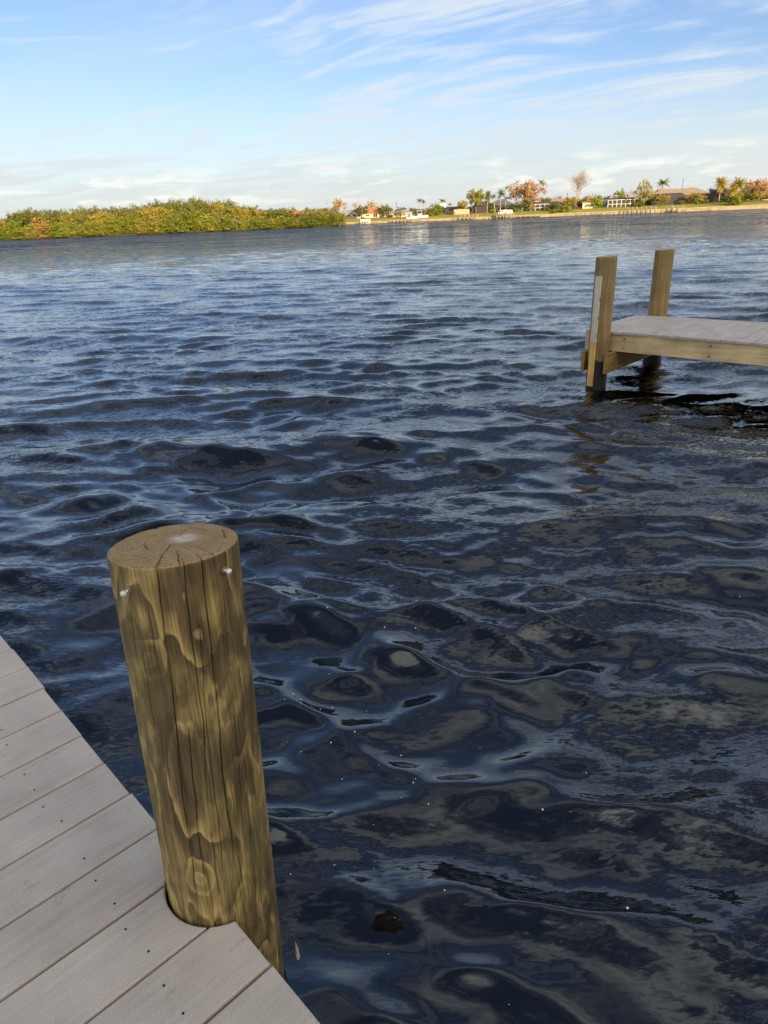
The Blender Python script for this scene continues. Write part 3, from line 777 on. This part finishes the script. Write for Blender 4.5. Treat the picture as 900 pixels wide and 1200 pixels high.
def palm_proto(h, cr, mat, seed, fronds=24, ball=False, lean=.03):
    rng = np.random.default_rng(seed); mb = MB()
    top = (lean*h, 0, h); r = .026*h**.5 + .08
    mb.tube([(0, 0, -.5), (0, 0, h*.1), (lean*h*.4, 0, h*.5), top], [r*1.5, r*1.1, r, r*.9], 8)
    tr = mb.mesh('trunk', M['palm_bark'], True)
    V = []; F = []
    for i in range(fronds):
        a_ = 2*PI*i/fronds*1.0 + rng.uniform(-.3, .3); el = rng.uniform(-.75, 1.35) if ball else rng.uniform(-.25, 1.25)
        L = cr*rng.uniform(.8, 1.1); dx, dy = math.cos(a_), math.sin(a_)
        segs = 6; pts = []
        for s in range(segs+1):
            t_ = s/segs; e2 = el - t_*(.9 if not ball else .6)
            pts.append((pts[-1] if s == 0 and pts else (top if s == 0 else tuple(np.array(pts[-1])+np.array([dx*math.cos(e2), dy*math.cos(e2), math.sin(e2)])*L/segs))))
        for s in range(1, segs+1):      # paired leaflets along the rib
            p0 = np.array(pts[s-1]); p1 = np.array(pts[s]); side = np.array([-dy, dx, 0])
            w = L*.26*math.sin(PI*min(.96, (s/segs)*.8+.14))
            for sg in (-1, 1):
                for q_ in (.0, .5):
                    m_ = p0+(p1-p0)*q_; tip = m_ + side*sg*w + (p1-p0)*.7 + np.array([0, 0, -w*.45])
                    b_ = len(V); V += [m_, m_+(p1-p0)*.42, tip]; F.append((b_, b_+1, b_+2))
    return (('trunk', tr), ('crown', np_mesh('crown', V, F, mat)))
def bare_proto(seed, levels=5, mat=None):
    rng = np.random.default_rng(seed); mb = MB()
    def grow(p, d, L, r, lv):
        mid = p + d*L*.5 + Vector(rng.normal(0, .03, 3))*L; q_ = p + d*L
        mb.tube([p, mid, q_], [r, r*.82, r*.62], 6 if lv < 2 else 3, False)
        if lv >= levels: return
        for i in range(3 if lv else 6):
            nd = (d + Vector(rng.normal(0, .40 if lv else .36, 3)) + Vector((0, 0, .16))).normalized()
            grow(p + d*L*rng.uniform(.45, 1.0), nd, L*rng.uniform(.62, .82) if lv else L*1.05, r*.56, lv+1)
    grow(Vector((0, 0, -.02)), Vector((0, 0, 1)), .26, .02, 0)
    me_ = mb.mesh('branches', mat or M['twig'])
    zs_ = np.empty(len(me_.vertices)*3, np.float32); me_.vertices.foreach_get('co', zs_); zs_ = zs_.reshape(-1, 3)
    zs_[:, 2] /= zs_[:, 2].max(); w = np.percentile(np.hypot(zs_[:, 0], zs_[:, 1]), 99); zs_[:, :2] *= .5/w
    me_.vertices.foreach_set('co', zs_.ravel()); me_.update()
    return (('branches', me_),)

# ------------------------------------------------------------------ wooded island on the left
ISA = math.radians(-14.0); ISV = 205.0
IN_ = np.array([math.sin(ISA), math.cos(ISA)]); IT = np.array([math.cos(ISA), -math.sin(ISA)])
prof_x = [-60, 0, 20, 60, 100, 140, 180, 210, 232, 255, 280, 300, 330, 360, 385, 400, 410]
prof_y = [258, 257, 251, 248, 247, 244, 240, 238, 232.5, 237, 243, 244.5, 246, 246, 246, 250, 257]
def isl(px, v, z=None):
    p = shore(px, 262, v, ISA); p[2] = .25 if z is None else z; return p
def isl_top(px, v):
    y_ = float(np.interp(px, prof_x, prof_y)); return shore(px, y_, v, ISA)[2]
iv = []
for px in np.linspace(-70, 404, 40):
    p = isl(px, ISV+1.5+1.2*math.sin(px*.13)); iv.append((p[0], p[1], -.3))
for px in np.linspace(400, -70, 40):
    p = isl(px, ISV+34); iv.append((p[0], p[1], -.3))
n_ = len(iv); im = MB()
im.add(iv + [(x, y, .28) for x, y, z in iv], [tuple(range(n_, 2*n_))] + [(k, (k+1) % n_, n_+(k+1) % n_, n_+k) for k in range(n_)])
kind(im.build('island_ground', M['mud']), 'structure')
bush = [tree_proto(M[m_], 40+i, -.35, 1.0, clumps=70, per=44, leaf=.030, cl=(.10, .17)) for i, m_ in enumerate(('lf_mangrove', 'lf_mangrove', 'lf_mangrove', 'lf_green', 'lf_russet', 'lf_gold'))]
wood = [tree_proto(M[m_], 60+i, .25, 1.0, clumps=70, per=26, leaf=.032) for i, m_ in enumerate(('lf_olive', 'lf_olive', 'lf_gold', 'lf_olive', 'lf_russet'))]
word = ['yellow-green', 'yellow-green', 'yellow-green', 'bright green', 'reddish brown', 'golden']
rI = random.Random(19)
xs = np.linspace(-40, 398, 42)
for i, px in enumerate(xs):
    px += rI.uniform(-3, 3); v = ISV+rI.uniform(1.5, 4.5); p = isl(px, v)
    k = rI.choices(range(6), (4, 4, 4, 2.5, .6, 1.4))[0]
    h = max(3.0, (isl_top(px, v))*rI.uniform(.42, .84)); w = rI.uniform(5.0, 8.5)
    if i == len(xs)-1: w = 5.5; h = 4.2
    place('mangrove_bush', f'{word[k]} mangrove bush at the island waterline, {ordn(i)} of the front row from the left', 'bush', bush[k], p, (w, w, h), rI.uniform(0, 6), 'mangroves along the island shore')
xs = np.linspace(-36, 392, 38)
for i, px in enumerate(xs):
    px += rI.uniform(-4, 4); v = ISV+rI.uniform(7, 12); p = isl(px, v)
    k = rI.choices(range(5), (3, 3, 3.5, 2, .9))[0]
    h = isl_top(px, v)*rI.uniform(.80, 1.14); w = rI.uniform(5, 8)
    place('island_tree', f'{["olive","dark olive","golden green","dull green","russet"][k]} tree in the middle of the island wood, {ordn(i)} from the left', 'tree', wood[k], p, (w, w, h), rI.uniform(0, 6), 'trees inside the island wood')
xs = np.linspace(-30, 384, 34)
for i, px in enumerate(xs):
    px += rI.uniform(-4, 4); v = ISV+rI.uniform(16, 24); p = isl(px, v)
    k = rI.choices(range(4), (4, 4, 1.4, 3))[0]
    h = isl_top(px, v)*rI.uniform(1.02, 1.22); w = rI.uniform(5.5, 8.5)
    place('island_tree', f'{["olive","dark olive","golden green","dull green"][k]} tree on the island skyline, {ordn(i)} from the left', 'tree', wood[k], p, (w, w, h), rI.uniform(0, 6), 'trees on the island skyline')
ipalm = [palm_proto(8.5, 2.0, M['lf_palm'], 5, 26, True), palm_proto(8.5, 1.8, M['lf_olive'], 6, 24, True)]
for i, (px, py) in enumerate(((22, 250), (57, 246), (68, 244), (118, 245), (150, 242), (166, 239), (200, 238), (222, 236), (242, 236), (271, 241), (316, 243), (345, 239), (361, 241), (374, 246))):
    v = ISV+14; p = isl(px, v); zt = shore(px, py, v, ISA)[2]
    place('cabbage_palm', f'palm rising out of the island wood, {ordn(i)} island palm from the left', 'palm', ipalm[i % 2], p, max(.3, (zt-.9)/9.4), rI.uniform(0, 6), 'palms on the island')

# ------------------------------------------------------------------ houses on the far shore
def house(name, label, x0, x1, ytop, yeave, v, wall, roof, depth=9.0, hip=True, win=3, door=None, over=.6, cat='house', wh=1.2, ww=1.5):
    a_ = shore(x0, yeave, v); b_ = shore(x1, yeave, v)
    Wd = float((b_-a_)[:2] @ ST); c = (a_[:2]@ST + b_[:2]@ST)/2
    gz = ground_z(c, v); he = (a_[2]+b_[2])/2-gz; ht = shore((x0+x1)/2, ytop, v+depth/2)[2]-gz
    p = SN*v+ST*c
    t = thing(name, label, cat, (p[0], p[1], gz), -SHA)
    MB().box(-Wd/2, Wd/2, 0, depth, -.8, he).build('wall', M[wall], t)
    w2 = Wd/2+over; rd = min(depth/2+over, w2*.9) if hip else 0
    mb = MB(); y0, y1 = -over, depth+over; ym = depth/2; e = .16
    V_ = [(-w2, y0, he), (w2, y0, he), (w2, y1, he), (-w2, y1, he), (-w2, y0, he+e), (w2, y0, he+e), (w2, y1, he+e), (-w2, y1, he+e), (-w2+rd, ym, ht), (w2-rd, ym, ht)]
    mb.add(V_, [(3, 2, 1, 0), (0, 1, 5, 4), (1, 2, 6, 5), (2, 3, 7, 6), (3, 0, 4, 7), (4, 5, 9, 8), (5, 6, 9), (6, 7, 8, 9), (7, 4, 8)])
    mb.build('roof', M[roof], t)
    for i in range(win):
        cx = -Wd/2 + Wd*(i+.5)/win
        if door is not None and i == door:
            d_ = MB().box(cx-.9, cx+.9, -.05, -.002, 0, min(2.1, he-.2)).build('door', M['frame_white'], t)
            for s_ in (-1, 1): MB().box(cx+s_*.44-.38, cx+s_*.44+.38, -.075, -.052, .12, min(2.0, he-.3)).build('pane', M['glass'], d_)
            continue
        zc = min(1.45, he*.52); hh = min(wh, he*.5)/2; wx = min(ww, Wd/win*.62)/2
        f_ = MB().box(cx-wx, cx+wx, -.06, -.002, zc-hh, zc+hh).build('window', M['frame_white'], t)
        MB().box(cx-wx+.09, cx-.04, -.085, -.062, zc-hh+.09, zc+hh-.09).box(cx+.04, cx+wx-.09, -.085, -.062, zc-hh+.09, zc+hh-.09).build('pane', M['glass'], f_)
    return t, Wd, he, ht
def enclosure(label, x0, x1, ytop, v, n, white=False, depth=6.0, rail=False):
    a_ = shore(x0, ytop, v); b_ = shore(x1, ytop, v); Wd = float((b_-a_)[:2] @ ST); c = (a_[:2]@ST+b_[:2]@ST)/2
    gz = ground_z(c, v); h = (a_[2]+b_[2])/2-gz; p = SN*v+ST*c
    t = thing('pool_enclosure', label, 'screen enclosure', (p[0], p[1], gz), -SHA)
    fm = M['frame_white'] if white else M['frame_dark']
    for i in range(n+1):
        x = -Wd/2+Wd*i/n; MB().box(x-.07, x+.07, -.07, .07, -.6, h).build('post', fm, t)
    for z in (h*.42, h): MB().box(-Wd/2, Wd/2, -.06, .06, z-.06, z+.06).build('rail', fm, t)
    for i in range(n):
        x0_ = -Wd/2+Wd*i/n+.08; x1_ = -Wd/2+Wd*(i+1)/n-.08
        MB().box(x0_, x1_, -.012, .012, .05, h*.42-.07).box(x0_, x1_, -.012, .012, h*.42+.07, h-.07).build('screen_panel', M['screen'], t)
    MB().add([(-Wd/2, 0, h+.07), (Wd/2, 0, h+.07), (Wd/2, depth, h+.75), (-Wd/2, depth, h+.75), (-Wd/2, 0, h+.1), (Wd/2, 0, h+.1), (Wd/2, depth, h+.78), (-Wd/2, depth, h+.78)],
             [(0, 3, 2, 1), (4, 5, 6, 7), (0, 1, 5, 4), (1, 2, 6, 5), (2, 3, 7, 6), (3, 0, 4, 7)]).build('roof_screen', M['screen'], t)
    return t
hs = lambda *a, **k: house('house', *a, **k)
hs('low grey-roofed house half hidden behind the right end of the wooded island', 398, 419, 245.5, 249.5, 296, 'wall_tan', 'roof_grey', win=3)
t, Wd, he, ht = hs('cream house with a bright orange-red hip roof beside the island', 418, 453, 243.5, 250.2, 288, 'wall_cream', 'roof_red', win=4, door=2)
hs('low cream house with pale roof right of the orange-roofed house', 450, 463, 247.5, 250.3, 292, 'wall_cream', 'roof_brown', win=2)
t, Wd, he, ht = hs('pale grey-roofed house with a row of windows between white columns', 461, 481, 245.8, 249.6, 283, 'wall_white', 'roof_grey', win=4, wh=1.7, ww=1.0)
for i in range(5): MB().box(-.12, .12, -.62, -.38, -.5, he-.01).build('column', M['frame_white'], t, loc=(-Wd/2+Wd*i/4, 0, 0))
hs('dark brown low house behind the palm with two heads', 487, 514, 243.6, 247.5, 300, 'wall_brown', 'roof_brown', win=3)
t, Wd, he, ht = hs('white house with a red roof and a broad white chimney', 503, 528, 239.8, 246.4, 304, 'wall_white', 'roof_red', win=3)
rf = [c for c in t.children if c.name.startswith('roof')][0]
MB().box(.3, 2.6, -1.2, .6, 0, ht+.5).build('chimney', M['wall_white'], t)
hs('tan house with a plain tan wall beside the round green tree', 533, 549, 242.6, 245.6, 296, 'wall_tan', 'roof_brown', win=3)
hs('brown house with a grey roof behind the golden oak tree', 549, 573, 238.0, 243.6, 302, 'wall_brown', 'roof_grey', win=3)
hs('pale blue-grey roofed house behind the two palms', 570, 603, 233.5, 241.0, 300, 'wall_brown', 'roof_grey', win=4)
hs('long low brown-roofed house left of the bare tree', 634, 683, 232.2, 238.2, 298, 'wall_tan', 'roof_brown', win=6, door=3)
hs('small cream garden house below the bare tree', 683, 695, 235.6, 237.2, 286, 'wall_cream', 'roof_brown', depth=4, win=1)
hs('white flat-topped house with dark windows right of the bare tree', 700, 713, 234.3, 235.6, 290, 'wall_white', 'frame_white', depth=8, win=2, over=.25, hip=False)
hs('tan house with a grey hip roof behind the white screened porch', 716, 750, 224.5, 231.5, 306, 'wall_tan', 'roof_grey', win=4)
hs('long house with a wide brown-grey hip roof between the leaning palm and the dark enclosure', 763, 833, 220.8, 228.6, 296, 'wall_brown', 'roof_brown', win=7, door=3, ww=1.9)
hs('tan house under a dark roof at the right edge behind the golden palms', 866, 892, 221.0, 225.5, 300, 'wall_cream', 'roof_grey', win=3)
hs('cream house at the right edge mostly hidden by orange trees', 893, 925, 219.0, 226.5, 300, 'wall_cream', 'roof_brown', win=3)
enclosure('dark screened porch on the right of the white-chimneyed house', 521, 535, 244.6, 288, 4)
enclosure('brown screened porch behind the golden oak tree', 553, 570, 242.4, 286, 5)
enclosure('long white-framed screened porch left of the green shore bush', 622, 655, 239.0, 288, 6, True)
enclosure('white-framed screened porch right of the white flat-topped house', 713, 744, 234.0, 284, 6, True)
enclosure('brown screened porch in front of the wide hip-roofed house', 764, 802, 229.0, 288, 6)
enclosure('large black screened pool enclosure beside the tall palm', 832, 864, 223.6, 286, 7)

# ------------------------------------------------------------------ shoreline trees and palms
def tree_at(name, label, cat, proto, px, ytop, wpx, v, rz=0.0, group=None, base=None):
    p = shore(px, ytop, v); u = float(p[:2]@ST); gz = ground_z(u, v) if base is None else base
    D = math.hypot(p[0], p[1]); w = wpx*D/FPX*1.02; h = p[2]-gz
    return place(name, label, cat, proto, (p[0], p[1], gz-.1), (w, w, h+.1), rz, group)
P_rus = tree_proto(M['lf_russet'], 81, .2, 1, clumps=60, per=20, leaf=.03)
P_rus2 = tree_proto(M['lf_russet'], 82, .22, 1, clumps=55, per=16, leaf=.03)
P_ora = tree_proto(M['lf_orange'], 83, .14, 1, clumps=110, per=26, leaf=.024, cl=(.06, .12))
P_ora2 = tree_proto(M['lf_orange'], 84, .1, 1, clumps=80, per=26, leaf=.03)
P_gold = tree_proto(M['lf_gold'], 85, .36, 1, clumps=70, per=26, leaf=.035)
P_green = tree_proto(M['lf_green'], 86, -.3, 1, clumps=80, per=26, leaf=.04)
P_olive = tree_proto(M['lf_olive'], 87, .15, 1, clumps=60, per=26, leaf=.04)
P_pine = tree_proto(M['lf_gold'], 88, .05, 1, clumps=80, per=22, leaf=.028, cl=(.05, .10))
P_pine2 = tree_proto(M['lf_olive'], 89, .15, 1, clumps=60, per=22, leaf=.028, cl=(.05, .10))
for pr in (P_pine, P_pine2):       # taper towards the tip
    me_ = pr[1][1]; co = np.empty(len(me_.vertices)*3, np.float32); me_.vertices.foreach_get('co', co); co = co.reshape(-1, 3)
    co[:, :2] *= (1.25-1.0*np.clip(co[:, 2:], 0, 1)); me_.vertices.foreach_set('co', co.ravel()); me_.update()
B1, B2 = bare_proto(3, 7), bare_proto(8, 5, M['twig'])
tree_at('shade_tree', 'russet round tree left of the orange-roofed house, next to the island', 'tree', P_rus, 395, 231, 24, 312, 1)
tree_at('bare_tree', 'bare brownish tree between the russet tree and the orange roof', 'tree', B2, 417, 232.5, 20, 314, 2)
tree_at('shade_tree', 'brown tree rising behind the orange-red hip roof', 'tree', P_rus2, 434, 232.5, 15, 316, 3)
tree_at('bare_tree', 'thin bare tree behind the right end of the orange roof', 'tree', B2, 445, 235, 13, 318, 4)
tree_at('shade_tree', 'low dark tree behind the pale grey-roofed house', 'tree', P_olive, 470, 242, 14, 316, 1)
tree_at('shade_tree', 'small dark tree left of the palm with two heads', 'tree', P_olive, 483, 243, 12, 312, 2)
tree_at('shade_tree', 'low olive tree in front of the dark brown house', 'tree', P_olive, 489, 244, 10, 286, 2)
tree_at('shrub', 'flowering orange shrub left of the white-chimneyed house', 'shrub', P_ora2, 505, 248, 9, 281, 2)
tree_at('shade_tree', 'round green tree standing left of the golden oak', 'tree', P_gold, 542, 234.5, 13, 284, 5)
tree_at('shade_tree', 'tall golden-green oak tree left of the two shoreline palms', 'tree', P_gold, 558, 220.5, 22, 285, 1)
tree_at('shade_tree', 'brown bushy tree right below the golden oak', 'tree', P_rus, 566, 236, 12, 289, 2)
tree_at('shade_tree', 'large orange autumn tree at the middle of the far shore', 'tree', P_ora, 616, 209, 46, 290, 0)
tree_at('shade_tree', 'wispy russet tree behind the brown-roofed long house', 'tree', B2, 650, 227.5, 16, 318, 3)
tree_at('shade_tree', 'small dark tree behind the long brown roof', 'tree', P_olive, 657, 228.5, 5, 318, 3)
tree_at('shrub', 'bright green rounded bush at the seawall left of the bare tree', 'bush', P_green, 659, 239.5, 21, 276, 3)
tree_at('shrub', 'small green bush hanging over the seawall beside the rounded bush', 'bush', P_green, 649, 245, 9, 272, 1)
tree_at('bare_tree', 'tall leafless pinkish tree with a wide fan of twigs', 'tree', B1, 681, 195, 39, 308, 1)
tree_at('shade_tree', 'orange bushy tree at the foot of the tall bare tree', 'tree', P_ora2, 690, 226.5, 17, 300, 1)
tree_at('shade_tree', 'green tree between the orange bushy tree and the white flat-topped house', 'tree', P_olive, 701, 227.5, 11, 302, 1)
tree_at('shade_tree', 'spreading green tree behind the white screened porch', 'tree', P_green, 728, 220.5, 17, 298, 1)
tree_at('shade_tree', 'dark spiky treetop above the white screened porch', 'tree', P_pine2, 730, 217.5, 7, 310, 1)
tree_at('bare_tree', 'thin reddish bare tree right of the spreading green tree', 'tree', B2, 741, 217.5, 6, 312, 1)
tree_at('conifer', 'tall ragged golden-green conifer left of the leaning palm', 'tree', P_pine, 757, 206.5, 30, 283, 1)
tree_at('shade_tree', 'orange-brown tree behind the leaning palm', 'tree', P_ora2, 773, 218, 14, 300, 1)
tree_at('shade_tree', 'reddish round treetop above the wide hip roof', 'tree', P_rus, 811, 217.5, 12, 318, 1)
tree_at('shrub', 'yellow-green rounded bush in front of the wide hip-roofed house', 'bush', P_green, 818, 224.5, 13, 283, 1)
tree_at('shrub', 'dense green bush at the seawall under the golden palms', 'bush', P_green, 862, 227, 17, 274, 1)
tree_at('shade_tree', 'wide orange tree at the right edge of the far shore', 'tree', P_ora2, 893, 206, 34, 296, 1)
tree_at('shade_tree', 'russet treetop between the golden palms and the orange tree', 'tree', P_rus, 878, 208.5, 16, 306, 1)
tree_at('shrub', 'bright yellow shrub in front of the wide orange tree', 'shrub', P_gold, 888, 224, 13, 280, 1)
tree_at('shrub', 'yellow shrub at the right edge of the far shore', 'shrub', P_gold, 905, 226, 14, 280, 1)
for i, px in enumerate((425, 447, 456, 500, 512, 530, 577, 595, 604, 640, 671, 745, 752, 799, 828, 872)):
    tree_at('garden_shrub', f'low dark green garden shrub on the far lawn, {ordn(i)} from the left', 'shrub', P_olive if i % 3 else P_green, px, float(np.interp(px, (420, 900), (252.5, 229.5)))+rI.uniform(-1, 1.2), rI.uniform(5, 9), 282, i, 'low shrubs on the far lawns')
def palm_at(label, px, ytop, v, mat, crown, seed, ball=False, lean=.02, fr=24, rz=0.0):
    p = shore(px, ytop, v); u = float(p[:2]@ST); gz = ground_z(u, v); h = p[2]-gz
    pr = palm_proto(h-crown*.62, crown, M[mat], seed, fr, ball, lean)
    return place('palm_tree', label, 'palm', pr, (p[0]-lean*h*.5*ST[0], p[1]-lean*h*.5*ST[1], gz), 1.0, rz)
palm_at('dark feathery palm behind the boat lift, left stem of a pair', 491.5, 231.5, 308, 'lf_olive', 1.7, 1)
palm_at('dark feathery palm behind the boat lift, right stem of a pair', 496, 233.5, 310, 'lf_olive', 1.5, 2)
palm_at('palm rising above the white chimney', 518.5, 231.5, 316, 'lf_palm', 2.2, 3)
palm_at('tiny distant palm right of the white chimney', 527, 237.5, 330, 'lf_palm', 1.3, 4)
palm_at('slim green palm right of the golden oak', 571.5, 224.5, 287, 'lf_palm', 2.6, 5, True, .02, 40)
palm_at('leaning palm left of the white boat lift', 579, 226.5, 287, 'lf_palm', 1.8, 6, False, -.16)
palm_at('tall slim palm above the white boat lift', 587, 222, 287, 'lf_palm', 2.5, 7, True, .02, 40)
palm_at('short palm tucked left of the large orange tree', 593, 229, 289, 'lf_palm', 1.5, 8)
palm_at('dark windswept palm head right of the large orange tree', 635, 209.5, 306, 'lf_green', 2.6, 9, False, .02, 15)
palm_at('small palm in front of the garden house', 686, 240, 282, 'lf_palm', .9, 10)
palm_at('tall leaning palm in front of the wide hip-roofed house', 777, 207.5, 284, 'lf_palm', 2.9, 11, False, .14, 34)
palm_at('tall golden cabbage palm beside the black pool enclosure', 846.5, 207.5, 280, 'lf_palmgold', 3.3, 12, True, .01, 70)
palm_at('golden palm right of the black pool enclosure, taller of two', 866, 208, 280, 'lf_palmgold', 3.2, 13, True, .02, 70)
palm_at('shorter golden palm leaning beside its taller neighbour', 861, 216, 279, 'lf_palmgold', 2.6, 14, True, -.05, 60)

for i, (px, yt, w_) in enumerate(((508, 242.5, 14), (540, 240, 12), (607, 236, 14), (641, 231, 15), (667, 231.5, 12), (712, 228.5, 12), (747, 224, 12), (790, 222, 10), (836, 219.5, 12), (851, 219, 12), (905, 214, 20))):
    tree_at('background_tree', f'dull olive tree behind the far-shore roofs, {ordn(i)} from the left', 'tree', P_olive, px, yt, w_, 316, i, 'olive trees behind the houses')

rS = random.Random(41)
mixp = [('olive', P_olive), ('olive', P_olive), ('gold-tinged', P_gold), ('green', P_green), ('russet', P_rus)]
for i, px in enumerate(np.linspace(424, 896, 45)):
    px += rS.uniform(-5, 5); w_, pr = rS.choice(mixp)
    yb = float(np.interp(px, (420, 900), (258, 237)))
    tree_at('garden_tree', f'small {w_} garden tree among the far houses, {ordn(i)} from the left', 'tree', pr, px, yb-rS.uniform(9, 18), rS.uniform(11, 19), rS.uniform(281, 300), i, 'small trees among the far houses')

# ------------------------------------------------------------------ small docks, lifts and boats along the seawall
def jetty(label, px0, px1, out, z, posts, white=False, top=.9):
    u0, u1 = uof(px0), uof(px1); v0 = SHV-out; p = SN*v0+ST*(u0+u1)/2; L = (u1-u0)/2
    t = thing('jetty', label, 'jetty', (p[0], p[1], 0), -SHA); m_ = M['frame_white'] if white else M['pilewood']
    MB().box(-L, L, 0, min(out-.2, 2.2), z-.16, z).build('deck', M['pilewood'], t)
    for i in range(posts):
        x = -L+2*L*i/max(1, posts-1)
        for y in (-.02, min(out-.2, 2.2)-.1):
            MB().tube([(x, y, -1), (x, y, z+top)], .13, 8).build('piling', m_, t, True)
    return t
jetty('small jetty with pale pilings in front of the orange-roofed house', 425, 434, 3, .8, 4, True, .8)
jetty('wide low jetty below the white-columned house', 460, 486, 4, .7, 7, False, .4)
jetty('low jetty left of the golden oak tree', 541, 560, 4, .8, 5, False, .9)
jetty('jetty with tall pale pilings under the white boat lift', 583, 602, 4, .8, 6, False, 1.0)
jetty('low brown jetty right of the large orange tree', 604, 634, 3, .55, 6, False, .15)
jetty('dark low jetty below the small cream garden house', 680, 711, 4, .6, 6, False, .1)
jetty('jetty with a row of thin pilings left of the conifer', 733, 765, 5, .8, 7, False, 1.3)
jetty('short jetty with brown pilings below the wide hip-roofed house', 785, 797, 4, .9, 3, False, 1.2)
def boat(label, px, v, z, L, col=None, roof=True):
    u = uof(px, v); p = SN*v+ST*u
    t = thing('motor_boat', label, 'boat', (p[0], p[1], z), -SHA)
    V = []; F = []; n = 9; secs = [(-.5, .95), (-.3, 1), (0, 1), (.25, .85), (.42, .45), (.5, .03)]
    for sx, w in secs:
        for (yy, zz_) in ((-1, 1.0), (-.92, .45), (-.45, .05), (0, 0), (.45, .05), (.92, .45), (1, 1.0)):
            V.append((sx*L, yy*w*L*.17, zz_*L*.17 + (max(0, sx)**2)*L*.22))
    for i in range(len(secs)-1):
        for k in range(6): F.append((i*7+k, (i+1)*7+k, (i+1)*7+k+1, i*7+k+1))
        F.append((i*7, i*7+6, (i+1)*7+6, (i+1)*7))
    F.append(tuple(range(7)))
    link('hull', np_mesh('hull', V, F, M['boat_white']), t)
    MB().box(-.12*L, .1*L, -.08*L, .08*L, .16*L, .30*L).build('console', M['boat_white'], t)
    MB().add([(.1*L, -.07*L, .30*L), (.1*L, .07*L, .30*L), (.04*L, .07*L, .38*L), (.04*L, -.07*L, .38*L)], [(0, 1, 2, 3)]).build('windscreen', M['glass'], t)
    if roof:
        mb = MB()
        for sx in (-.18, .08):
            for sy in (-.11, .11): mb.tube([(sx*L, sy*L, .17*L), (sx*L, sy*L, .46*L)], .03, 6)
        mb.build('frame', M['frame_white'], t)
        MB().box(-.24*L, .14*L, -.15*L, .15*L, .46*L, .49*L).build('canopy', M['boat_trim'], t)
    MB().box(-.57*L, -.5*L, -.035*L, .035*L, .02*L, .24*L).build('outboard_motor', M['frame_dark'], t)
    return t
def lift(label, px0, px1, v, h):
    u0, u1 = uof(px0, v), uof(px1, v); p = SN*v+ST*(u0+u1)/2; L = (u1-u0)/2
    t = thing('boat_lift', label, 'boat lift', (p[0], p[1], 0), -SHA)
    for x in (-L, 0, L):
        for y in (0, 3.2): MB().tube([(x, y, -1), (x, y, h)], .14, 8).build('piling', M['pilewood'], t, True)
    for y in (0, 3.2): MB().box(-L-.2, L+.2, y-.1, y+.1, h, h+.22).build('beam', M['frame_white'], t)
    for x in (-L*.6, L*.6): MB().box(x-.1, x+.1, .2, 3.0, 1.15, 1.3).build('cradle', M['frame_white'], t)
    return t
boat('white motor boat parked on the lawn left of the white-chimneyed house', 492.5, 277, wall_h(uof(492))+.1, 6.0)
boat('low white open boat on the seawall next to the parked motor boat', 483, 276, wall_h(uof(483))+.1, 4.2, roof=False)
lift('white boat lift below the two slim palms', 586, 599, 266, 2.5)
boat('white boat raised on the white boat lift', 592, 267, 1.32, 5.0, roof=False)
for i, (px, yb, yt, lab) in enumerate(((464.5, 246, 236, 'thin dark antenna mast behind the pale grey-roofed house'), (801, 222, 209, 'thin antenna mast above the wide hip roof'), (665, 234, 226, 'thin pole behind the long brown roof'))):
    p = shore(px, yt, 310); q_ = shore(px, yb, 310); gz = ground_z(float(p[:2]@ST), 310)
    t = thing('antenna_mast', lab, 'mast', (p[0], p[1], gz)); h = p[2]-gz
    MB().tube([(0, 0, -.3), (0, 0, h)], .07, 6).build('pole', M['frame_dark'], t)
    MB().box(-.5, .5, -.03, .03, h-.9, h-.84).box(-.35, .35, -.03, .03, h-.4, h-.34).build('crossbar', M['frame_dark'], t)
fence = thing('garden_fence', 'tan board fence left of the brown porch behind the golden oak', 'fence', tuple(SN*283+ST*uof(541, 283))+(ground_z(uof(541), 283),), -SHA)
for i in range(20): MB().box(-.14, .14, 0, .04, -.3, 1.75).build('board', M['wall_tan'], fence, loc=(-2.9+i*.3, 0, 0))

# ------------------------------------------------------------------ bubbles and flotsam on the near water
rb = np.random.default_rng(77); BV = []; BF = []
ico = bmesh.new(); bmesh.ops.create_icosphere(ico, subdivisions=1, radius=1.0)
iv_ = np.array([v.co[:] for v in ico.verts]); if_ = np.array([[v.index for v in f.verts] for f in ico.faces]); ico.free()
cl_ = [(rb.uniform(330, 520), rb.uniform(660, 1130)) for _ in range(16)]
for i in range(70):
    if i < 52: c_ = cl_[rb.integers(16)]; px, py = c_[0]+rb.normal(0, 30), c_[1]+rb.normal(0, 22)
    else: px, py = rb.uniform(300, 890), rb.uniform(640, 1190)
    if px < 60: continue
    p = on_plane(px, py, 0); z_, dx_, dy_ = swell(np.array([p[0]]), np.array([p[1]]))
    r_ = .0014+.0042*rb.random()**4
    BF.append(if_+len(BV)*len(iv_)); BV.append(iv_*r_*np.array([1, 1, .7])+np.array([p[0]+dx_[0], p[1]+dy_[0], z_[0]+.001]))
kind(link('foam_bubbles', np_mesh('foam_bubbles', np.concatenate(BV), np.concatenate(BF), M['bubble'], True)), 'stuff', 'scattered small white bubbles floating on the dark near water')
p = on_plane(340, 1104, .02); z_, dx_, dy_ = swell(np.array([p[0]]), np.array([p[1]]))
mb = MB(); mb.tube([(0, 0, 0), (.006, -.02, .002), (.012, -.045, .003), (.016, -.065, .001)], [.0012, .004, .0065, .002], 8)
tag(mb.build('floating_feather', M['cap'], None, True, (p[0]+dx_[0], p[1]+dy_[0]+.03, z_[0]+.001)), 'small pale feather floating beside the foreground piling', 'feather')
